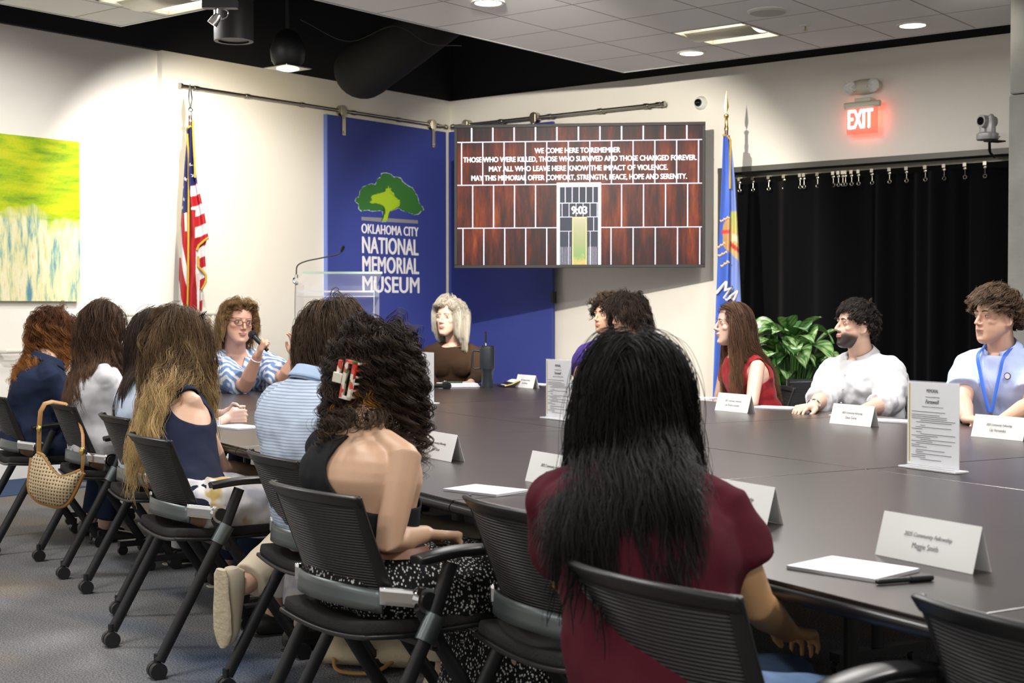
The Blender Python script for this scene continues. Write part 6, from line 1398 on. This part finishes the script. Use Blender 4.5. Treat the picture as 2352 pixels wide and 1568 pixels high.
for q in (-1, 1): b.ell(Gp(p, q * .034, .099, .008), (.023 * p['s'], .0008, .0150 * p['s']), p['HR'], 20, 8)
b.build('lens', mat('spectacle_lens', (1, 1, 1), .02, trans=1, ior=1.05), gl_)
b = MB(); b.ell(Gp(p, .086, -.002, -.036), .005); b.build('earring', m_chr, p['t'])
w_ = p['R'][1] - p['off']; dr = (p['R'][1] - p['R'][0]).normalized(); b = MB(); F1 = dr.orthogonal().normalized(); F2 = dr.cross(F1); b.tube([w_ - dr * .03 + (F1 * math.cos(a) + F2 * math.sin(a)) * .031 for a in np.linspace(0, 2 * PI, 17)], .004, 6, up=dr); b.build('bracelet', mat('white_bracelet', (.7, .66, .68), .4), p['t'])
mic(P(614, 804, 8.60), P(575, 764, 8.66), 'black microphone held by the woman in the blue blouse')
# ---- person hidden behind the striped polo
pel, h = pelvis_on('F2', .56, .08); hd = P(803, 744, 9.85); nk = P(803, 795, 9.9)
p = person('person mostly hidden behind the striped-polo man, only brown hair showing', pel, h, nk, 165, hd, (185, 0, 0), (P(770, 880, 9.7), P(800, 905, 9.55), V3(.3, -.8, 0), DOWN, .3), (P(840, 880, 9.7), P(820, 905, 9.55), V3(-.3, -.8, 0), DOWN, .3), s=1.05, vox=.008)
top(p, 'shirt', cloth('charcoal_cotton', (.05, .05, .06)), .016, 1.8, (.056, .044)); pants(p, 'trousers', MATS['navy_cotton']); shoes(p, MATS['black_leather'], MATS['black_sole']); eyes(p['t'], p['off'], p['head'], p['HR'], p['s'])
hr(p, seed=31, G=200, K=8, L=.14, wave=.004, jit=.012, layer=(.004, .025), cols=((.06, .03, .015), (.22, .12, .06)), lift=.05)
# ---- woman with white bob
pel, h = pelvis_on('F3', .57, .08); hd = P(1034, 731, 10.08); nk = P(1040, 788, 10.16)
p = person('woman with a white-blonde bob in a dark brown sweater beside the tumbler', pel, h, nk, 176, hd, (214, 0, -3), (P(985, 868, 10.0), P(1010, 900, 9.86), V3(.5, -.8, -.2), DOWN, .5), (P(1098, 862, 10.0), P(1080, 880, 9.72), V3(-.6, -.6, 0), DOWN, .5), s=1.10, skin=(.58, .37, .29), lip=(.50, .20, .18), vox=.0045, build=1.12, bust=1.0, nose=.9, jaw=.96)
top(p, 'sweater', cloth('dark_brown_knit', (.040, .022, .013)), .014, 1.92, (.058, .042), disp=.012, t1=.945)
pants(p, 'trousers', MATS['black_knit']); shoes(p, MATS['black_leather'], MATS['black_sole'])
eyes(p['t'], p['off'], p['head'], p['HR'], p['s'], look=-.6, iris=(.08, .07, .06), brow=(.22, .13, .08), browt=.7)
def bobthr(x, y, z): return (.22 + .48 * y if abs(x) < .75 else -.15 + .8 * y) if y > 0 else -.2 + .5 * y
hr(p, seed=37, G=320, K=10, L=.168, wave=.0015, freq=4, frizz=.0005, jit=.010, layer=(.004, .032), cols=((.27, .235, .185), (.56, .52, .45)), thr=bobthr, coll=[], lift=.04, grav=.34, facez=.085, facex=.067, part=-.25, facey=.055, flow=lambda P0, g: np.stack([np.sign(P0[:, 0] + .2) * 1.0 + P0[:, 0] * .4, -.12 - 0 * P0[:, 1], -.3 - 0 * P0[:, 2]], 1), lrand=.10, tipk=.7)
b = MB(); c_ = p['neck'] - p['off'] + p['tan'] * .0; b.tube([c_ + p['RS'] @ V3(.062 * math.sin(a), .045 * math.cos(a) + .03, -.035 * max(0, math.cos(a)) + .012) for a in np.linspace(-PI * .6, PI * .6, 17)], .0014, 6); b.ell(c_ + p['RS'] @ V3(0, .08, -.03), .005); b.build('necklace', mat('gold_metal'), p['t'])
# ---- man in purple polo
pel, h = pelvis_on('F4', .58, .08); hd = P(1398, 728, 9.5); nk = P(1398, 786, 9.55)
p = person('curly-haired man in a purple polo shirt against the pale wall', pel, h, nk, 212, hd, (236, 2, 0), (P(1330, 872, 9.35), P(1328, 868, 8.98), V3(.8, -.3, -.1), DOWN, .7), (P(1450, 860, 9.2), P(1400, 880, 8.95), V3(-.6, -.4, 0), DOWN, .5), male=True, s=1.03, skin=(.48, .28, .19), lip=(.36, .15, .12), vox=.005, build=1.08)
top(p, 'purple_polo', cloth('purple_pique', (.085, .05, .27)), .018, .7, (.076, .074), disp=.014); collar(p, MATS['purple_pique'], .076, .036, .35)
pants(p, 'trousers', MATS['navy_cotton']); shoes(p, MATS['black_leather'], MATS['black_sole']); eyes(p['t'], p['off'], p['head'], p['HR'], p['s'], brow=(.03, .02, .015), browt=1.3)
def mthr(x, y, z): return (.22 + .50 * y if abs(x) < .7 else .1 + .45 * y) if y > 0 else .1 + .62 * y
hr(p, seed=41, G=340, K=8, L=.075, wave=.010, freq=24, frizz=.005, jit=.010, layer=(.004, .028), cols=((.012, .008, .006), (.07, .045, .03)), thr=mthr, lift=.4, grav=.1, facex=0, stiff=0, flow=lambda P0, g: np.stack([P0[:, 0] * .5, .5 + 0 * P0[:, 1], .1 + 0 * P0[:, 2]], 1), frand=.5, wz=1, steps=18, lrand=.4)
sw0 = P(1349, 803, 9.34) - p['off']; b = MB(); b.tube(bez([sw0 + V3(-.012, 0, .006), sw0 + V3(-.006, -.004, -.006), sw0 + V3(.022, -.004, .008)], 10), [.0035, .0045, .005, .005, .0045, .004, .0035, .003, .002, .0015, .001], 6); b.build('chest_mark', mat('flag_white'), p['t'])
pen(P(1326, 866, 8.96), P(1337, 838, 8.98), 'dark pen held upright by the man in the purple polo')
# ---- dark-haired man hidden behind black hair
pel, h = pelvis_on('F5', .58, .08); hd = P(1443, 731, 9.05); nk = P(1455, 790, 9.1)
p = person('dark-haired man looking left just above the black-haired woman\'s head', pel, h, nk, 225, hd, (240, -4, 0), (P(1420, 870, 8.9), P(1400, 880, 8.6), V3(-.6, -.5, 0), DOWN, .5), (P(1520, 880, 8.7), P(1470, 885, 8.5), V3(-.6, -.5, 0), DOWN, .5), male=True, s=1.06, skin=(.55, .34, .25), vox=.005)
top(p, 'shirt', MATS['navy_knit'], .018, .7, (.076, .074)); pants(p, 'trousers', MATS['navy_cotton']); shoes(p, MATS['black_leather'], MATS['black_sole']); eyes(p['t'], p['off'], p['head'], p['HR'], p['s'], brow=(.03, .02, .015), browt=1.3)
hr(p, seed=43, G=340, K=9, L=.125, wave=.008, freq=10, frizz=.004, jit=.012, layer=(.006, .045), cols=((.010, .007, .006), (.075, .05, .035)), thr=lambda x, y, z: (.28 + .45 * y if abs(x) < .7 else -.05 + .5 * y) if y > 0 else -.12 + .55 * y, lift=.18, grav=.2, facex=0, flow=lambda P0, g: np.stack([P0[:, 0] * 1.0 + .2, .35 + P0[:, 1] * .6, -.2 + 0 * P0[:, 2]], 1), frand=.3, lrand=.4)
# ---- woman in red
pel, h = pelvis_on('F6', .57, .10); hd = P(1685, 748, 8.27); nk = P(1694, 812, 8.30)
p = person('woman with long brown hair in a red sleeveless top, in profile', pel, h, nk, 246, hd, (264, 2, 0), (P(1650, 930, 8.45), P(1625, 950, 8.1), V3(-.8, -.4, 0), DOWN, .4), (P(1727, 928, 8.02), P(1690, 950, 7.9), V3(-.8, -.3, 0), DOWN, .4), s=1.03, skin=(.66, .43, .34), lip=(.52, .20, .19), vox=.0045, nose=1.0, jaw=.93)
Js = p['J']; top(p, 'red_top', mat('red_velvet', (.30, .008, .014), .7, sheen=.15, bump=.2, bscale=120, spec=.3), .014, 0, disp=.020, dscale=.06, cutfn=lambda c, o=p['off'], Js=Js, RS=p['RS']: any(((c + o) - (Js[q] + RS.col[0] * q * .030 + V3(0, 0, -.035))).length < .075 for q in (1, -1)))
pants(p, 'trousers', MATS['black_knit']); shoes(p, MATS['black_leather'], MATS['black_sole']); eyes(p['t'], p['off'], p['head'], p['HR'], p['s'], brow=(.05, .03, .02))
hr(p, seed=47, G=300, K=10, L=.52, wave=.006, freq=5, frizz=.0015, jit=.012, layer=(.004, .028), cols=((.035, .018, .011), (.17, .09, .055)), tip=((.24, .13, .07), .45, 1), coll=torso_coll(p), back=.7, lift=.03, facey=.02, facez=.11, thr=lambda x, y, z: (.30 + .42 * y if abs(x) < .6 else -.0 + .55 * y) if y > 0 else -.05 + .45 * y)
hr(p, 'front_locks', seed=48, G=60, K=8, L=.48, wave=.007, freq=5, jit=.010, layer=(.004, .02), cols=((.045, .022, .013), (.19, .10, .06)), tip=((.30, .17, .09), .4, 1), coll=torso_coll(p), thr=lambda x, y, z: .25 if (.05 < y < .6 and abs(x) > .55) else 9, lift=.02, cap=False, facey=.035, facez=.10, split=-1, flow=lambda P0, g: np.stack([P0[:, 0] * .4, .15 + 0 * P0[:, 1], -.8 + 0 * P0[:, 2]], 1))
b = MB(); b.ell(Gp(p, -.086, .002, -.038), .006); b.build('earring', mat('gold_metal'), p['t'])
# ---- bearded man in white
pel, h = pelvis_on('F7', .58, .08); hd = P(1965, 752, 7.52); nk = P(1978, 820, 7.58)
p = person('bearded man with short black hair in a white dress shirt', pel, h, nk, 236, hd, (258, 7, 0), (P(1888, 915, 7.50), P(1868, 932, 7.12), V3(-.7, -.6, -.05), DOWN, .4), (P(2040, 925, 7.28), P(1965, 950, 6.95), V3(-.8, -.2, 0), DOWN, .4), male=True, s=1.02, skin=(.62, .39, .29), vox=.0045, build=1.12, beard=((.014, .010, .009), .97))
wh = cloth('white_dress_cotton', (.60, .60, .62)); top(p, 'dress_shirt', wh, .026, 1.35, (.082, .062), disp=.024, dscale=.07); collar(p, wh, .078, .045, .42, tilt=-16)
b = MB(); cc = p['neck'] - p['off']
for k in range(4): b.ell(cc + p['RS'] @ V3(.0, .128 + .010 * k + (.004 if k > 1 else 0), -.09 - .075 * k), .005)
b.build('buttons', mat('pearl_button', (.6, .6, .58), .3), p['t'])
pants(p, 'trousers', MATS['grey_cotton']); shoes(p, MATS['black_leather'], MATS['black_sole']); eyes(p['t'], p['off'], p['head'], p['HR'], p['s'], brow=(.025, .018, .015), browt=1.5)
def sh_thr(x, y, z): return (.30 + .42 * y if abs(x) < .72 else .08 + .30 * y) if y > 0 else .08 + .50 * y
hr(p, seed=53, G=420, K=10, facex=0, L=.045, wave=.001, freq=16, frizz=.0006, jit=.009, layer=(.003, .022), cols=((.008, .006, .006), (.045, .034, .028)), thr=sh_thr, lift=.12, grav=.06, flow=lambda P0, g: np.stack([P0[:, 0] * .3, .7 - 0 * P0[:, 1], .25 - P0[:, 2] * .6], 1), frand=.16, steps=14, lrand=.35, lockr=.004, lenfn=lambda q: .45 + .75 * np.clip(q[:, 2], 0, 1))
w_ = p['R'][1] - p['off']; dr = (p['R'][1] - p['R'][0]).normalized(); F1 = dr.orthogonal().normalized(); F2 = dr.cross(F1); b = MB(); b.tube([w_ - dr * .01 + (F1 * math.cos(a) + F2 * math.sin(a)) * .030 for a in np.linspace(0, 2 * PI, 17)], .006, 8, up=dr); b.build('wristwatch', m_chr, p['t'])
# ---- man with lanyard
pel, h = pelvis_on('F8', .59, .08); hd = P(2288, 733, 6.72); nk = P(2300, 806, 6.76)
p = person('young man in a pale lavender-blue polo with a blue lanyard, right edge', pel, h, nk, 226, hd, (250, 2, 0), (P(2210, 925, 6.70), P(2222, 962, 6.38), V3(.3, -.9, 0), DOWN, .4), (P(2368, 930, 6.55), P(2300, 968, 6.30), V3(-.8, -.3, 0), DOWN, .4), male=True, s=1.05, skin=(.60, .36, .26), lip=(.45, .2, .17), vox=.0045, build=1.1)
m_pb = cloth('periwinkle_pique', (.44, .52, .80)); top(p, 'polo_shirt', m_pb, .020, .72, (.078, .078), disp=.020, dscale=.11); collar(p, m_pb, .078, .040, .38)
pants(p, 'trousers', MATS['khaki_cotton']); shoes(p, MATS['black_leather'], MATS['black_sole']); eyes(p['t'], p['off'], p['head'], p['HR'], p['s'], iris=(.12, .16, .18), brow=(.07, .045, .03), browt=1.2)
hr(p, seed=59, G=420, K=10, facex=0, L=.065, wave=.002, freq=12, frizz=.001, jit=.010, layer=(.004, .034), cols=((.025, .015, .010), (.15, .095, .06)), tip=((.22, .14, .09), .5, 1), thr=sh_thr, lift=.22, grav=.05, flow=lambda P0, g: np.stack([P0[:, 0] * .3, .8 - 0 * P0[:, 1], .35 - P0[:, 2] * .3], 1), frand=.14, steps=14, lrand=.35, lockr=.0045, lenfn=lambda q: .35 + .9 * np.clip(q[:, 2] * .7 + q[:, 1] * .5, 0, 1))
def chest(x, z): 
    return p['neck'] - p['off'] + p['tan'] * z + p['RS'] @ V3(x, 0, 0) + p['RS'] @ V3(0, .120 + .20 * min(.30, -z), 0)
m_ly = mat('blue_lanyard', (.03, .13, .62), .5); b = MB()
for q in (-1, 1):
    pts = [chest(q * .070, .015) + p['RS'] @ V3(0, -.10, .01), chest(q * .066, -.02) + p['RS'] @ V3(0, -.015, 0), chest(q * .050, -.10), chest(q * .030, -.19) + p['RS'] @ V3(0, .008, 0), chest(q * .006, -.29) + p['RS'] @ V3(0, .010, 0)]
    b.tube(bez(pts, 16), .0085, 8, sq=(1, .22), up=p['RS'].col[0])
b.build('lanyard', m_ly, p['t'])
cc = chest(0, -.335) + p['RS'] @ V3(0, .012, 0); b = MB(); b.box(cc + V3(0, 0, .032), (.02, .008, .03), p['RS']); b.build('lanyard_clip', m_chr, p['t'])
b = MB(); b.box(cc - V3(0, 0, .03), (.075, .003, .10), p['RS']); b.build('name_badge', mat('white_card_stock'), p['t'])
cc = chest(-.085, -.115) + p['RS'] @ V3(0, -.004, 0); b = MB(); b.lathe([(0, 0), (.017, 0), (.017, .002), (0, .002)], cc, 24, p['RS'] @ Matrix.Rotation(-PI / 2, 3, 'X')); o = b.build('chest_emblem', mat('navy_badge', (.03, .04, .12), .6), p['t']); b = MB(); b.lathe([(0, 0), (.013, 0), (.013, .003), (0, .003)], cc, 24, p['RS'] @ Matrix.Rotation(-PI / 2, 3, 'X')); b.build('emblem_centre', mat('emblem_white', (.6, .6, .66), .6), o)
# pen in the hand beside the name card
pen(P(955, 1022, 4.95), P(975, 1002, 5.0), 'dark pen held over the name card by the striped-polo man')
